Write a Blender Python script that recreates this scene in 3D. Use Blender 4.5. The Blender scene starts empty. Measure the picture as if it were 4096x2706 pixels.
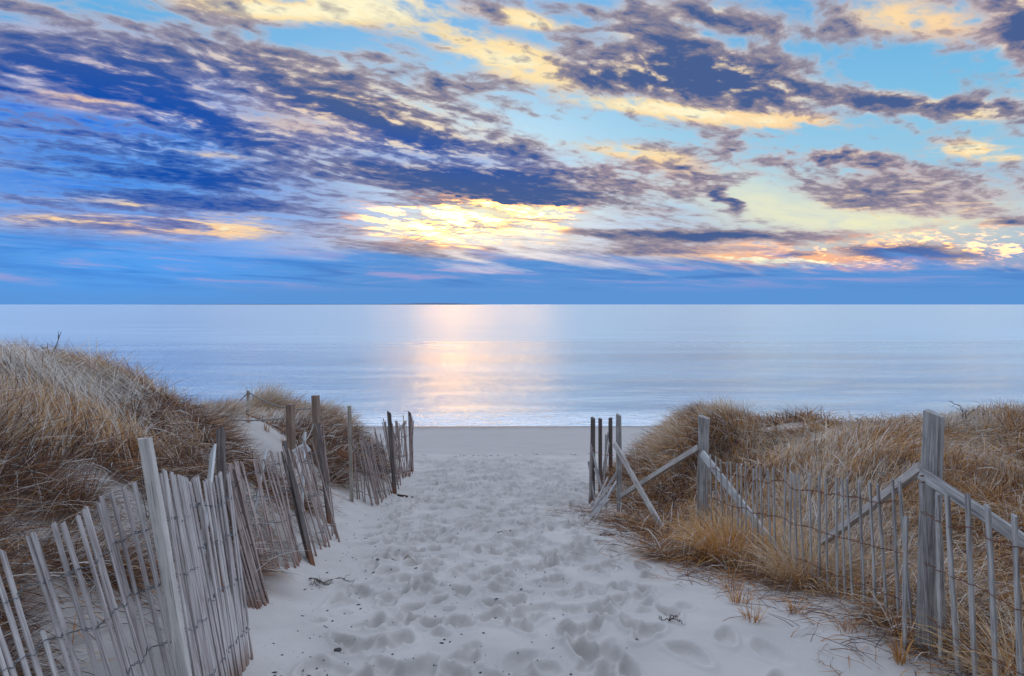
import bpy, math, random
import numpy as np
from mathutils import Vector, Matrix, Quaternion

random.seed(11)
SC = bpy.context.scene
COL = SC.collection
R = math.radians

# ---------------------------------------------------------------- camera
cam_data = bpy.data.cameras.new('camera')
cam = bpy.data.objects.new('camera', cam_data)
COL.objects.link(cam)
cam.location = (0.0, 0.0, 5.0)
cam.rotation_euler = (R(90 - 2.82), 0, 0)
cam_data.sensor_width = 36.0
cam_data.lens = 36.0 * 683.0 / 1024.0
cam_data.clip_start = 0.05
cam_data.clip_end = 60000
SC.camera = cam

# ---------------------------------------------------------------- exposure
SC.view_settings.view_transform = 'Standard'
SC.view_settings.look = 'None'
SC.view_settings.gamma = 1.0
SC.view_settings.exposure = 0.0
SC.view_settings.use_curve_mapping = False
SC.cycles.max_bounces = 5
SC.cycles.diffuse_bounces = 3
SC.cycles.glossy_bounces = 2
SC.cycles.sample_clamp_indirect = 4

# ---------------------------------------------------------------- colours
def lin(r, g, b, a=1.0):
    f = lambda c: (c / 255 / 12.92) if c / 255 <= 0.04045 else ((c / 255 + 0.055) / 1.055) ** 2.4
    return (f(r), f(g), f(b), a)

# ---------------------------------------------------------------- node helpers
class NB:
    """small helper for building node trees"""
    def __init__(self, nt):
        self.nt = nt; self.N = nt.nodes; self.L = nt.links
    def put(self, sock, v):
        if isinstance(v, bpy.types.NodeSocket): self.L.new(v, sock)
        elif v is not None: sock.default_value = v
    def math(self, op, a, b=None, c=None, clamp=False):
        n = self.N.new('ShaderNodeMath'); n.operation = op; n.use_clamp = clamp
        self.put(n.inputs[0], a)
        if b is not None: self.put(n.inputs[1], b)
        if c is not None: self.put(n.inputs[2], c)
        return n.outputs[0]
    def vmath(self, op, a, b=None, out=0):
        n = self.N.new('ShaderNodeVectorMath'); n.operation = op
        self.put(n.inputs[0], a)
        if b is not None: self.put(n.inputs[1], b)
        return n.outputs['Value' if out else 'Vector']
    def step(self, x, a, b, lo=0.0, hi=1.0, kind='SMOOTHSTEP'):
        n = self.N.new('ShaderNodeMapRange'); n.interpolation_type = kind
        self.put(n.inputs[0], x)
        for i, v in enumerate((a, b, lo, hi)): self.put(n.inputs[i + 1], v)
        return n.outputs[0]
    def mix(self, f, a, b, mode='MIX'):
        n = self.N.new('ShaderNodeMix'); n.data_type = 'RGBA'; n.blend_type = mode; n.clamp_factor = True
        self.put(n.inputs[0], f); self.put(n.inputs[6], a); self.put(n.inputs[7], b)
        return n.outputs[2]
    def noise(self, vec, scale, detail=4, rough=0.5, dist=0.0, lac=2.0, dim='3D', w=None):
        n = self.N.new('ShaderNodeTexNoise'); n.noise_dimensions = dim
        if vec is not None: self.L.new(vec, n.inputs['Vector'])
        n.inputs['Scale'].default_value = scale; n.inputs['Detail'].default_value = detail
        n.inputs['Roughness'].default_value = rough; n.inputs['Distortion'].default_value = dist
        n.inputs['Lacunarity'].default_value = lac
        return n.outputs['Fac'], n.outputs['Color']
    def mapping(self, vec, loc=(0, 0, 0), rot=(0, 0, 0), scale=(1, 1, 1), kind='POINT'):
        n = self.N.new('ShaderNodeMapping'); n.vector_type = kind
        self.L.new(vec, n.inputs[0])
        n.inputs[1].default_value = loc; n.inputs[2].default_value = rot; n.inputs[3].default_value = scale
        return n.outputs[0]
    def ramp(self, f, stops, interp='LINEAR'):
        n = self.N.new('ShaderNodeValToRGB'); n.color_ramp.interpolation = interp
        self.put(n.inputs[0], f)
        e = n.color_ramp.elements
        e[0].position, e[0].color = stops[0]; e[1].position, e[1].color = stops[-1]
        for p, c in stops[1:-1]:
            k = e.new(p); k.color = c
        return n.outputs[0]
    def xyz(self, v):
        n = self.N.new('ShaderNodeSeparateXYZ'); self.L.new(v, n.inputs[0]); return n.outputs
    def comb(self, x, y, z):
        n = self.N.new('ShaderNodeCombineXYZ')
        for i, v in enumerate((x, y, z)): self.put(n.inputs[i], v)
        return n.outputs[0]

# ---------------------------------------------------------------- sky
# strokes of cloud in degrees: azimuth, elevation, half length, half width, slope, weight
DENSE = [(-30.46, 16.3, 15.19, 4.86, 1.1, 0.44), (-11.31, 15.85, 16.35, 3.7, -7.6, 0.46), (-15.71, 13.03, 17.57, 1.9, -2.5, 0.3), (-24.67, 10.57, 16.46, 2.88, -0.6, 0.42), (-20.42, 18.35, 11.28, 1.56, 2.2, 0.2), (-3.85, 12.53, 13.58, 2.7, -8.3, 0.3), (-2.71, 9.96, 17.55, 2.15, -3.9, 0.66), (-15.28, 15.62, 5.97, 1.32, -1.4, 0.25), (-24.67, 7.63, 15.27, 1.19, 0.8, 0.55), (-27.52, 9.29, 10.98, 0.74, 1.9, 0.4), (-1.29, 9.93, 6.26, 1.2, -2.6, 0.2), (16.1, 17.42, 13.15, 2.92, -18.1, 0.66), (7.52, 18.28, 10.23, 1.77, -11.0, 0.45), (11.95, 20.74, 6.71, 0.74, -12.6, 0.2), (-23.15, 13.75, 7.67, 2.14, -8.9, 0.25), (31.23, 13.67, 9.49, 1.19, -11.8, 0.62), (18.71, 18.22, 5.21, 1.27, -20.2, 0.3), (26.74, 10.66, 5.62, 1.27, -12.8, 0.62), (28.64, 8.3, 7.56, 1.48, -4.2, 0.34), (28.77, 9.38, 10.06, 1.15, -7.9, 0.15), (36.39, 5.48, 2.44, 0.64, 0.1, 0.65), (15.47, 5.49, 13.74, 0.82, -2.1, 0.75), (30.07, 3.88, 6.5, 0.95, -6.5, 0.75), (11.95, 4.35, 6.92, 1.2, -6.7, 0.4), (22.83, 3.81, 3.54, 0.45, -1.9, 0.7), (-0.38, 8.57, 12.03, 0.6, -1.2, 0.3), (-10.09, 4.43, 7.77, 1.08, -5.0, 0.2), (13.2, 22.09, 9.86, 2.38, -12.0, 0.3), (36.26, 17.96, 5.06, 2.72, -41.6, 0.55), (20.21, 19.37, 3.16, 0.82, -8.2, 0.2), (20.93, 20.47, 7.21, 1.01, -14.9, 0.2), (14.97, 9.98, 3.22, 0.81, -27.1, 0.5), (17.23, 8.27, 1.87, 0.81, -67.7, 1.0), (-2.55, 22.49, 5.44, 0.74, -9.0, 0.35), (-6.6, 4.65, 8.01, 1.22, -6.6, 0.2), (-8.75, 8.71, 6.08, 0.59, -5.4, 0.3), (-28.58, 3.91, 8.8, 0.75, -2.2, 0.15), (-13.78, 23.0, 9.33, 2.03, -8.9, 0.2), (-0.39, 19.83, 10.29, 1.86, -11.6, 0.26), (0.5, 22.18, 6.0, 0.74, -9.1, 0.18), (11.44, 15.52, 9.92, 0.9, -10.5, 0.2), (19.05, 14.04, 10.65, 1.31, -9.8, 0.28), (34.24, 10.31, 4.44, 0.89, -14.4, 0.26), (29.54, 19.59, 6.03, 1.91, -21.1, 0.2), (11.05, 11.37, 8.36, 1.63, -15.8, 0.2), (31.59, 12.32, 1.38, 0.45, -7.3, 0.2), (-32.01, 14.32, 7.72, 2.16, 2.0, 0.1), (-4.68, 7.13, 13.84, 2.06, 1.0, 0.2), (-27.45, 5.68, 14.81, 1.49, 1.3, 0.34), (23.7, 3.23, 16.97, 1.33, -3.6, 0.3), (31.11, 6.96, 7.72, 1.14, -9.2, 0.1), (33.06, 12.99, 5.04, 0.59, -16.9, 0.2), (-19.74, 21.73, 10.29, 1.1, 3.6, 0.34), (-1.29, 18.62, 5.91, 0.66, -6.4, 0.2), (-7.16, 18.8, 6.89, 1.43, 5.3, -0.22), (-15.82, 20.26, 9.78, 0.94, 1.5, -0.26), (7.4, 14.25, 8.38, 1.49, -7.7, -0.34), (18.34, 20.09, 10.0, 1.13, -15.4, -0.25), (30.68, 16.27, 9.54, 1.95, -14.0, -0.3), (26.07, 11.85, 12.12, 0.84, -7.9, -0.25), (20.37, 8.13, 3.93, 1.93, -21.8, -0.35), (10.58, 23.07, 14.32, 0.81, -5.1, -0.2), (-26.76, 20.86, 6.95, 0.67, 5.9, -0.15), (24.9, 6.68, 11.24, 1.31, -6.6, -0.3), (-26.4, 10.5, 13.12, 0.53, 5.2, -0.15), (-22.45, 11.28, 5.78, 0.55, 2.0, -0.2)]
LIGHT = [(-1.99, 7.62, 8.31, 1.57, -1.8, 1.5), (-6.92, 6.02, 8.92, 1.09, -2.7, 1.1), (-12.34, 22.95, 11.17, 2.56, -9.6, 1.3), (0.32, 19.42, 10.82, 2.09, -11.9, 1.2), (0.5, 22.21, 6.01, 0.74, -9.4, 1.2), (10.85, 15.66, 11.15, 0.9, -10.4, 1.2), (18.87, 13.97, 10.67, 1.09, -9.6, 1.0), (34.24, 10.27, 4.59, 1.08, -15.0, 1.2), (29.54, 19.65, 6.0, 1.91, -20.3, 0.8), (11.92, 11.17, 7.78, 1.16, -14.9, 0.75), (-26.93, 5.82, 14.29, 1.5, 0.6, 1.0), (22.8, 3.26, 17.95, 1.45, -3.7, 1.1), (19.13, 3.26, 5.74, 0.81, -4.0, 0.7), (29.11, 6.62, 11.09, 2.11, -8.2, 0.6), (31.11, 7.75, 8.25, 1.75, -13.2, 0.3), (-31.62, 14.41, 6.47, 1.77, 0.6, 0.5), (-16.55, 14.17, 11.22, 1.88, -5.2, 0.35), (33.06, 12.95, 5.06, 0.59, -17.4, 0.8), (7.44, 12.55, 11.64, 1.4, -7.9, 0.35), (-29.26, 7.53, 9.47, 0.73, 2.7, 0.4), (-18.86, 21.78, 11.24, 1.2, 2.8, 1.3), (-22.45, 11.28, 5.7, 0.44, 2.0, 0.6), (-31.26, 16.54, 12.99, 2.88, 2.4, -0.2), (-1.89, 9.87, 16.48, 1.79, -4.1, -0.4), (20.61, 16.19, 10.54, 1.27, -13.1, -0.25), (15.67, 5.48, 11.97, 0.59, -1.9, -0.3)]
DEEP = [(-28.52, 8.39, 25.63, 10.34, 4.2, 0.95), (-31.94, 14.3, 20.01, 7.25, 3.0, 0.7), (-6.31, 12.14, 16.27, 2.93, -9.5, 0.6), (-26.72, 2.76, 18.78, 3.22, 3.5, 0.35)]
PALE = [(27.47, 6.24, 19.07, 3.96, -3.0, 1.0), (-1.26, 7.11, 13.3, 3.65, -0.8, 0.85), (17.75, 8.71, 8.59, 2.87, -5.7, 0.5), (26.32, 2.75, 14.15, 1.09, -2.7, 0.55), (-28.08, 5.33, 11.7, 0.96, 2.1, 0.3)]
ROSY = [(22.8, 3.11, 18.57, 2.34, -3.6, 1.2), (28.84, 5.64, 13.11, 3.17, 3.3, 0.45), (-27.45, 5.36, 16.01, 3.2, -1.0, 0.55), (33.12, 2.05, 2.08, 0.41, -7.6, 0.8), (-33.31, 13.43, 12.67, 3.87, 6.1, 0.6), (10.06, 10.32, 11.3, 2.35, -7.9, 0.5), (24.35, 11.47, 16.58, 4.29, -14.2, 0.4), (-4.68, 5.13, 13.5, 1.58, 0.4, 0.6), (32.73, 18.22, 10.95, 4.71, -24.0, 0.35), (-16.55, 14.49, 12.24, 3.33, -5.1, 0.35)]

SUN_AZ, SUN_EL = -3.0, 8.5
world = bpy.data.worlds.new("World")
SC.world = world
world.use_nodes = True
wt = world.node_tree
wt.nodes.clear()
n = NB(wt)
tc = n.N.new('ShaderNodeTexCoord')
direc = n.vmath('NORMALIZE', tc.outputs['Generated'])
dx, dy, dz = n.xyz(direc)
az = n.math('MULTIPLY', n.math('ARCTAN2', dx, dy), 57.29578)
el = n.math('MULTIPLY', n.math('ARCSINE', dz), 57.29578)
up = n.math('MAXIMUM', dz, 0.0)
zz = n.math('ADD', up, 0.11)
# a high cloud sheet seen in perspective
q = n.comb(n.math('DIVIDE', dx, zz), n.math('DIVIDE', dy, zz), 0.0)
qa = n.mapping(q, rot=(0, 0, R(-42)), scale=(1, 1, 1))
wf, wc = n.noise(qa, 1.1, 4, 0.6)
warp = n.vmath('MULTIPLY', n.vmath('SUBTRACT', wc, (0.5, 0.5, 0.5)), (0.30, 0.30, 0.0))
qw = n.vmath('ADD', qa, warp)
streak = n.mapping(qw, scale=(0.42, 1.5, 1))
big, _ = n.noise(streak, 2.0, 5, 0.56)
mid, _ = n.noise(n.mapping(qw, scale=(0.62, 1.3, 1)), 6.0, 4, 0.52, 0.0)
fine, _ = n.noise(n.mapping(qw, loc=(7, 3, 0), scale=(0.9, 1.2, 1)), 14.0, 4, 0.58, 0.0)
# chart of the sky in degrees, gently warped so that no stroke keeps a clean edge
ae = n.comb(az, el, 0.0)
bw = n.vmath('MULTIPLY', n.vmath('SUBTRACT', wc, (0.5, 0.5, 0.5)), (9.0, 2.6, 0.0))
ae = n.vmath('ADD', ae, bw)

# The strokes are summed on a chart of the sky and the chart is written as products of curves over
# azimuth and curves over elevation (a few RGB Curves nodes), which is quick to evaluate.
AZ = np.linspace(-54, 54, 193); EL = np.linspace(0, 34, 161)
def field(lst):
    A, E = np.meshgrid(AZ, EL, indexing='ij')
    out = np.zeros_like(A)
    for (a, e, L, W, ang, wgt) in lst:
        c, s_ = math.cos(R(ang)), math.sin(R(ang))
        u = ((A - a) * c + (E - e) * s_) / L; v = ((E - e) * c - (A - a) * s_) / W
        r = np.clip(1 - np.hypot(u, v), 0, 1)
        out += wgt * r * r * (3 - 2 * r)
    return out
FIELDS = [field(f) for f in (DENSE, LIGHT, DEEP, PALE, ROSY)]
FIELDS[2] = np.minimum(FIELDS[2], 1); FIELDS[3] = np.minimum(FIELDS[3], 1); FIELDS[4] = np.minimum(FIELDS[4], 1)
U_, S_, V_ = np.linalg.svd(np.concatenate(FIELDS, axis=1), full_matrices=False)
RANK = 24
VA = U_[:, :RANK] * np.sqrt(S_[:RANK]); VB = (V_[:RANK].T * np.sqrt(S_[:RANK])).reshape(5, len(EL), RANK)

def curves(col_in, xs, ys):
    nd = n.N.new('ShaderNodeRGBCurve')
    mp = nd.mapping
    mp.use_clip = False; mp.extend = 'HORIZONTAL'
    for ch in range(3):
        cv = mp.curves[ch]
        cv.points[0].location = (xs[0], float(ys[0, ch])); cv.points[1].location = (xs[-1], float(ys[-1, ch]))
        for i in range(1, len(xs) - 1):
            cv.points.new(xs[i], float(ys[i, ch]))
        for p_ in cv.points: p_.handle_type = 'VECTOR'
    mp.update()
    n.put(nd.inputs['Color'], col_in)
    return nd.outputs[0]

ax, ay, _z = n.xyz(ae)
ta = n.math('DIVIDE', n.math('ADD', ax, 54.0), 108.0, clamp=True)
te = n.math('DIVIDE', ay, 34.0, clamp=True)
ta3 = n.comb(ta, ta, ta); te3 = n.comb(te, te, te)
xa = np.linspace(0, 1, len(AZ)); xe = np.linspace(0, 1, len(EL))
cva = [curves(ta3, xa, VA[:, 3 * k:3 * k + 3]) for k in range(RANK // 3)]
def strokes(f):
    acc = None
    for k in range(RANK // 3):
        v = n.vmath('DOT_PRODUCT', cva[k], curves(te3, xe, VB[f][:, 3 * k:3 * k + 3]), out=1)
        acc = v if acc is None else n.math('ADD', acc, v)
    return acc

inview = n.math('MULTIPLY', n.step(el, 22.0, 34.0, 1.0, 0.0), n.step(n.math('ABSOLUTE', az), 36.0, 60.0, 1.0, 0.0))
outview = n.math('SUBTRACT', 1.0, inview)
D0 = strokes(0)
dens = n.math('ADD', D0, 0.37)
dens = n.math('ADD', dens, n.math('MULTIPLY', outview, 0.12))
dens = n.math('MINIMUM', dens, 0.84)
low = n.step(el, 3.0, 13.0)
nb = n.math('SUBTRACT', big, 0.5); nm = n.math('SUBTRACT', mid, 0.5); nf = n.math('SUBTRACT', fine, 0.5)
nz = n.math('MULTIPLY', nb, 1.0)
nz = n.math('ADD', nz, n.math('MULTIPLY', nm, n.math('MULTIPLY_ADD', low, 0.75, 0.35)))
nz = n.math('ADD', nz, n.math('MULTIPLY', nf, n.math('MULTIPLY_ADD', low, 0.55, 0.15)))
calm = n.step(el, 1.0, 6.0, 0.35, 1.0)
dens = n.math('ADD', dens, n.math('MULTIPLY', nz, calm))
light = n.math('ADD', strokes(1), n.math('MULTIPLY', outview, 0.30))
# thin level streaks low in the sky
sn, _ = n.noise(n.comb(n.math('MULTIPLY', az, 0.10), n.math('MULTIPLY_ADD', az, 0.03, el), 7.0), 1.15, 5, 0.62, 0.7)
lowsky = n.step(el, 13.0, 9.0)
light = n.math('MULTIPLY', light, n.math('ADD', 1.0, n.math('MULTIPLY', lowsky, n.step(sn, 0.38, 0.62, -0.85, 0.35))))
dens = n.math('ADD', dens, n.math('MULTIPLY', n.math('SUBTRACT', sn, 0.5), n.math('MULTIPLY', lowsky, -0.55)))
deep = n.math('MINIMUM', strokes(2), 1.0)
pale = n.math('MINIMUM', strokes(3), 1.0)
rosy = n.math('MINIMUM', strokes(4), 1.0)

# clear air
nish = n.N.new('ShaderNodeTexSky'); nish.sky_type = 'NISHITA'; nish.sun_disc = False
nish.sun_elevation = R(SUN_EL); nish.sun_rotation = R(SUN_AZ)
nish.air_density = 1.0; nish.dust_density = 1.5; nish.ozone_density = 2.0
n.L.new(direc, nish.inputs[0])
nsky = n.vmath('SCALE', nish.outputs[0]); wt.nodes[-1].inputs['Scale'].default_value = 0.09
air = n.ramp(n.math('DIVIDE', el, 60.0, clamp=True), [
    (0.0, lin(96, 152, 216)), (0.05, lin(96, 150, 216)), (0.10, lin(122, 176, 232)), (0.17, lin(150, 205, 235)),
    (0.25, lin(122, 196, 238)), (0.36, lin(92, 176, 234)), (0.5, lin(92, 164, 226)), (1.0, lin(96, 156, 216))])
air = n.mix(0.15, air, nsky)
air = n.mix(deep, air, n.ramp(n.math('DIVIDE', el, 25.0, clamp=True), [
    (0.0, lin(110, 175, 250)), (0.2, lin(80, 150, 240)), (0.4, lin(32, 112, 220)), (0.7, lin(28, 108, 214)), (1.0, lin(60, 135, 215))]))
air = n.mix(n.math('MULTIPLY', pale, n.step(mid, 0.25, 0.6, 0.75, 1.0)), air, lin(238, 236, 200))

ruff = n.math('ADD', n.math('ADD', n.math('MULTIPLY', nb, 2.2), n.math('MULTIPLY', nm, 2.4)), n.math('MULTIPLY', nf, 2.0))
hot = n.math('MULTIPLY', light, n.math('ADD', ruff, 1.0))
# cloud: thin cloud glows, thick cloud is slate blue
lit = n.mix(rosy, lin(255, 228, 174), lin(252, 186, 146))
lit = n.mix(n.math('MULTIPLY', n.step(light, 0.75, 0.05), inview), lit, n.mix(rosy, lin(196, 190, 196), lin(214, 178, 168)))
lit = n.mix(n.math('MULTIPLY', deep, n.step(light, 0.5, 0.0)), lit, lin(96, 160, 240))
lit = n.mix(n.step(hot, 0.65, 1.5), lit, lin(255, 247, 208))
lit = n.mix(n.math('MULTIPLY', outview, 0.8), lit, lin(204, 224, 255))

dark = n.mix(deep, lin(72, 96, 146), lin(20, 80, 172))
mauve = n.mix(deep, lin(142, 134, 150), lin(72, 112, 186))
mauve = n.mix(n.math('MULTIPLY', rosy, 0.6), mauve, lin(172, 146, 158))
dark = n.mix(n.step(el, 5.5, 1.5), dark, lin(92, 130, 205))
lump = n.math('ADD', n.math('MULTIPLY', nf, 1.4), n.math('MULTIPLY', nm, 1.5))
lump = n.math('MULTIPLY', lump, n.math('MULTIPLY_ADD', low, 0.7, 0.3))
thick = n.math('ADD', n.math('MULTIPLY', n.math('ADD', D0, n.math('MULTIPLY', outview, 0.1)), 0.9), n.math('MULTIPLY', nb, 0.9))
thick = n.math('ADD', thick, lump)
thick = n.math('SUBTRACT', thick, n.math('MULTIPLY', light, 0.38))
# the hidden sun: far brighter than the picture can show, ragged like the cloud before it
core = n.vmath('LENGTH', n.mapping(ae, loc=(-3.4, 7.2, 0), scale=(12.5, 3.0, 1), kind='TEXTURE'), out=1)
core = n.math('MULTIPLY', n.math('POWER', n.step(core, 0.0, 1.0, 1.0, 0.0), 1.6), n.step(sn, 0.40, 0.62, 0.02, 1.0))
core = n.math('MULTIPLY', core, n.step(ruff, -0.25, 0.75))
side = n.vmath('LENGTH', n.mapping(ae, loc=(31, 3.9, 0), scale=(16, 1.8, 1), kind='TEXTURE'), out=1)
side = n.math('MULTIPLY', n.step(side, 0.0, 1.0, 0.03, 0.0), n.step(ruff, -0.10, 0.55))
blaze = n.math('ADD', core, side)
cloud = n.mix(n.step(thick, -0.08, 0.30), lit, mauve)
cloud = n.mix(n.step(n.math('ADD', lump, n.math('MULTIPLY', nb, 0.5)), 0.02, 0.34, 0.0, 0.62), cloud, n.mix(inview, cloud, n.mix(0.35, mauve, lit)))
cloud = n.mix(n.step(thick, 0.18, 0.58), cloud, dark)
# worn-through spots where the light breaks out
fleck = n.math('ADD', n.math('ADD', n.math('MULTIPLY', nf, -1.3), n.math('MULTIPLY', nm, -1.2)), n.math('MULTIPLY', nb, -0.5))
fleck = n.math('MULTIPLY', n.step(fleck, 0.06, 0.36), n.step(el, 9.5, 13.5))
cloud = n.mix(n.math('MULTIPLY', fleck, 0.8), cloud, n.mix(n.step(az, -34.0, -12.0), lin(206, 190, 200), n.mix(rosy, lin(255, 232, 190), lin(250, 206, 172))))
alpha = n.step(dens, 0.20, 0.58)
sky = n.mix(alpha, air, cloud)
blaze = n.math('MULTIPLY', blaze, n.step(thick, 0.50, 0.10))
sky = n.mix(1.0, sky, n.mix(blaze, (0, 0, 0, 1), (110.0, 48.0, 4.5, 1)), 'ADD')
# low bank of far haze above the horizon
edge = n.math('ADD', n.math('MULTIPLY', az, 0.022), n.math('MULTIPLY', n.math('SUBTRACT', big, 0.5), -5.0))
bank = n.step(n.math('ADD', el, edge), 4.6, 2.8)
bankc = n.mix(deep, lin(92, 148, 214), lin(84, 162, 244))
bs, _ = n.noise(n.comb(n.math('MULTIPLY', az, 0.045), n.math('MULTIPLY_ADD', az, 0.02, n.math('MULTIPLY', el, 0.55)), 3.0), 2.2, 5, 0.6, 0.4)
bankc = n.mix(n.math('MULTIPLY', n.math('MULTIPLY', n.step(bs, 0.50, 0.66), n.step(el, 0.8, 2.4)), 0.55), bankc, lin(186, 164, 206))
bankc = n.mix(n.math('MULTIPLY', n.math('MULTIPLY', n.step(bs, 0.50, 0.34), n.step(el, 0.6, 2.4)), 0.65), bankc, n.mix(deep, lin(70, 118, 192), lin(56, 134, 226)))
sky = n.mix(bank, sky, bankc)
sky = n.mix(n.step(el, 0.0, -3.0), sky, lin(120, 140, 170))
bg = n.N.new('ShaderNodeBackground'); n.L.new(sky, bg.inputs[0]); bg.inputs[1].default_value = 1.0
world.cycles.sampling_method = 'MANUAL'; world.cycles.sample_map_resolution = 256
# unseen sky is brightened sunward and dimmed behind, to light the land
gain = n.math('MULTIPLY_ADD', outview, n.step(dy, -0.7, 0.5, -0.25, 1.45), 1.0)
n.put(bg.inputs[1], gain)
wo = n.N.new('ShaderNodeOutputWorld'); n.L.new(bg.outputs[0], wo.inputs[0])

# ---------------------------------------------------------------- sun, veiled by the cloud
sun = bpy.data.lights.new('sun', 'SUN')
sun.energy = 0.012; sun.angle = R(12); sun.color = (1.0, 0.58, 0.22)
sun_o = bpy.data.objects.new('sun', sun); COL.objects.link(sun_o)
sd = Vector((math.sin(R(SUN_AZ)) * math.cos(R(SUN_EL)), math.cos(R(SUN_AZ)) * math.cos(R(SUN_EL)), math.sin(R(SUN_EL))))
sun_o.rotation_euler = (-sd).to_track_quat('-Z', 'Y').to_euler()

# ---- terrain (world metres, camera at (0,0,5) looking along +Y) ----
_ty=np.linspace(-60,80,2801)
def _tab(pts,sm=1.0):
    a=np.array(pts,float); v=np.interp(_ty,a[:,0],a[:,1]); k=int(sm/0.05)|1
    w=np.hanning(k+2)[1:-1]; w/=w.sum(); p=np.pad(v,k//2,mode='edge')
    return np.convolve(p,w,'valid')
PZ=_tab([(-60,3.6),(-10,3.3),(0,3.14),(3,3.1),(4,3.04),(7,2.57),(11,1.95),(15,1.27),(17,1.0),(19,.78),(24,.34),(27.8,0),(35,-.7),(60,-3),(80,-4)],1.6)
XL=_tab([(-60,-1.8),(0,-1.55),(3.4,-1.5),(4.5,-1.6),(6,-1.7),(7,-1.85),(9.5,-2.15),(11,-1.9),(15,-2.25),(17,-2.7),(20,-3.5),(80,-3.5)],1.4)
HL=_tab([(-60,1.2),(3,1.35),(5,1.75),(7,1.85),(9,1.55),(11,1.5),(14,1.08),(15.5,.65),(17,.45),(18.5,.14),(20,.0),(80,0)],1.6)
WL=_tab([(-60,3.2),(3,3.1),(7,3.0),(11,2.6),(14,2.4),(17,1.8),(80,1.8)],1.5)
XR=_tab([(-60,2.6),(0,2.3),(3.8,2.32),(5.3,2.12),(7.2,1.9),(9,1.32),(10.5,1.4),(13,1.75),(17,2.6),(80,3)],1.2)
HR=_tab([(-60,.2),(3,.15),(4,.22),(5,.4),(7,.66),(9,.98),(11,1.28),(12.5,1.2),(14.5,.66),(16.5,.1),(18,0),(80,0)],1.4)
WR=_tab([(-60,2),(7,2.0),(9,1.8),(11,1.9),(80,1.8)],1.2)
def T(t, y): return np.interp(y,_ty,t)
def sst(a,b,x):
    t=np.clip((x-a)/(b-a),0,1); return t*t*(3-2*t)
def gauss(x,y,cx,cy,sx,sy): return np.exp(-((x-cx)/sx)**2-((y-cy)/sy)**2)
_r=np.random.RandomState(7)
_K=[(_r.uniform(0,2*np.pi),f,_r.uniform(0,2*np.pi),_r.uniform(0,2*np.pi)) for f in (.35,.5,.8,1.1,1.6,2.3,3.1,4.3,6.1,8.0) for _ in range(3)]
def und(x,y,lo,hi):
    s=0*x
    for a,f,p,q in _K:
        if lo<=f<hi: s=s+np.sin(f*(x*np.cos(a)+y*np.sin(a))*2+p+1.3*np.sin(f*.7*(x*np.sin(a)-y*np.cos(a))+q))/f
    return s
def height(x,y):
    x=np.asarray(x,float); y=np.asarray(y,float)
    z=T(PZ,y)
    sl=(T(XL,y)-x); sr=(x-T(XR,y))
    bl=sst(-.15,1,sl/T(WL,y)); br=sst(-.1,1,sr/T(WR,y))
    hl=T(HL,y)*bl; hr=T(HR,y)*br
    z=z+hl+hr
    dune=np.clip(bl*np.clip(T(HL,y)/.8,0,1)+br*np.clip(T(HR,y)/.8,0,1),0,1)
    z=z+dune*(und(x,y,.3,1.2)*.05+und(x,y,1.2,4)*.05)
    z=z+.22*gauss(x,y,4.1,10.6,1.1,.9)+.10*gauss(x,y,3.0,11.0,.7,.8)-.16*gauss(x,y,1.9,10.4,.6,1.3)-.10*gauss(x,y,-2.9,8.6,.7,.9)+.12*gauss(x,y,-4.8,11.6,.9,1.2)
    z=z-dune*(.28*sst(3.4,6.5,x)+.26*gauss(x,y,-5.0,8.5,1.2,1.4))
    onsand=(1-dune)*sst(20,15,y)
    z=z+onsand*(und(x,y,1.0,5)*.010)
    z=z+sst(14,20,y)*(.012*np.sin(y*2.1+.1*x)+.02*np.sin(.7*y+.05*x))*sst(30,26,y)
    return z

# ---------------------------------------------------------------- tagging and mesh helpers
def tag(o, label=None, cat=None, group=None, kind=None):
    if label: o['label'] = label
    if cat: o['category'] = cat
    if group: o['group'] = group
    if kind: o['kind'] = kind
    return o
def empty(name, loc=(0, 0, 0)):
    o = bpy.data.objects.new(name, None); o.location = loc; o.empty_display_size = 0.1
    COL.objects.link(o); return o
def mesh_np(name, verts, faces_flat, loop_tot, mat, smooth=True):
    """mesh from numpy arrays: verts (n,3), flat vertex indices, loops per face"""
    me = bpy.data.meshes.new(name)
    verts = np.asarray(verts, np.float32); faces_flat = np.asarray(faces_flat, np.int32); loop_tot = np.asarray(loop_tot, np.int32)
    me.vertices.add(len(verts)); me.vertices.foreach_set('co', verts.ravel())
    me.loops.add(len(faces_flat)); me.loops.foreach_set('vertex_index', faces_flat)
    me.polygons.add(len(loop_tot))
    st = np.zeros(len(loop_tot), np.int32); st[1:] = np.cumsum(loop_tot)[:-1]
    me.polygons.foreach_set('loop_start', st); me.polygons.foreach_set('loop_total', loop_tot)
    if smooth: me.polygons.foreach_set('use_smooth', np.ones(len(loop_tot), bool))
    me.update(calc_edges=True)
    if mat: me.materials.append(mat)
    return me
def link(name, me, parent=None, loc=None):
    o = bpy.data.objects.new(name, me); COL.objects.link(o)
    if parent: o.parent = parent
    if loc is not None: o.location = loc
    return o
def grid_mesh(name, xs, ys, zf, mat):
    X, Y = np.meshgrid(xs, ys); Z = zf(X, Y)
    V = np.stack([X, Y, Z], -1).reshape(-1, 3)
    nx, ny = len(xs), len(ys)
    i = (np.arange(ny - 1)[:, None] * nx + np.arange(nx - 1)[None, :]).ravel()
    F = np.stack([i, i + 1, i + nx + 1, i + nx], -1).ravel()
    return mesh_np(name, V, F, np.full(len(i), 4), mat)
def fattr(me, name, vals):
    a = me.attributes.new(name, 'FLOAT', 'POINT'); a.data.foreach_set('value', np.asarray(vals, np.float32).ravel())
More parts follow.
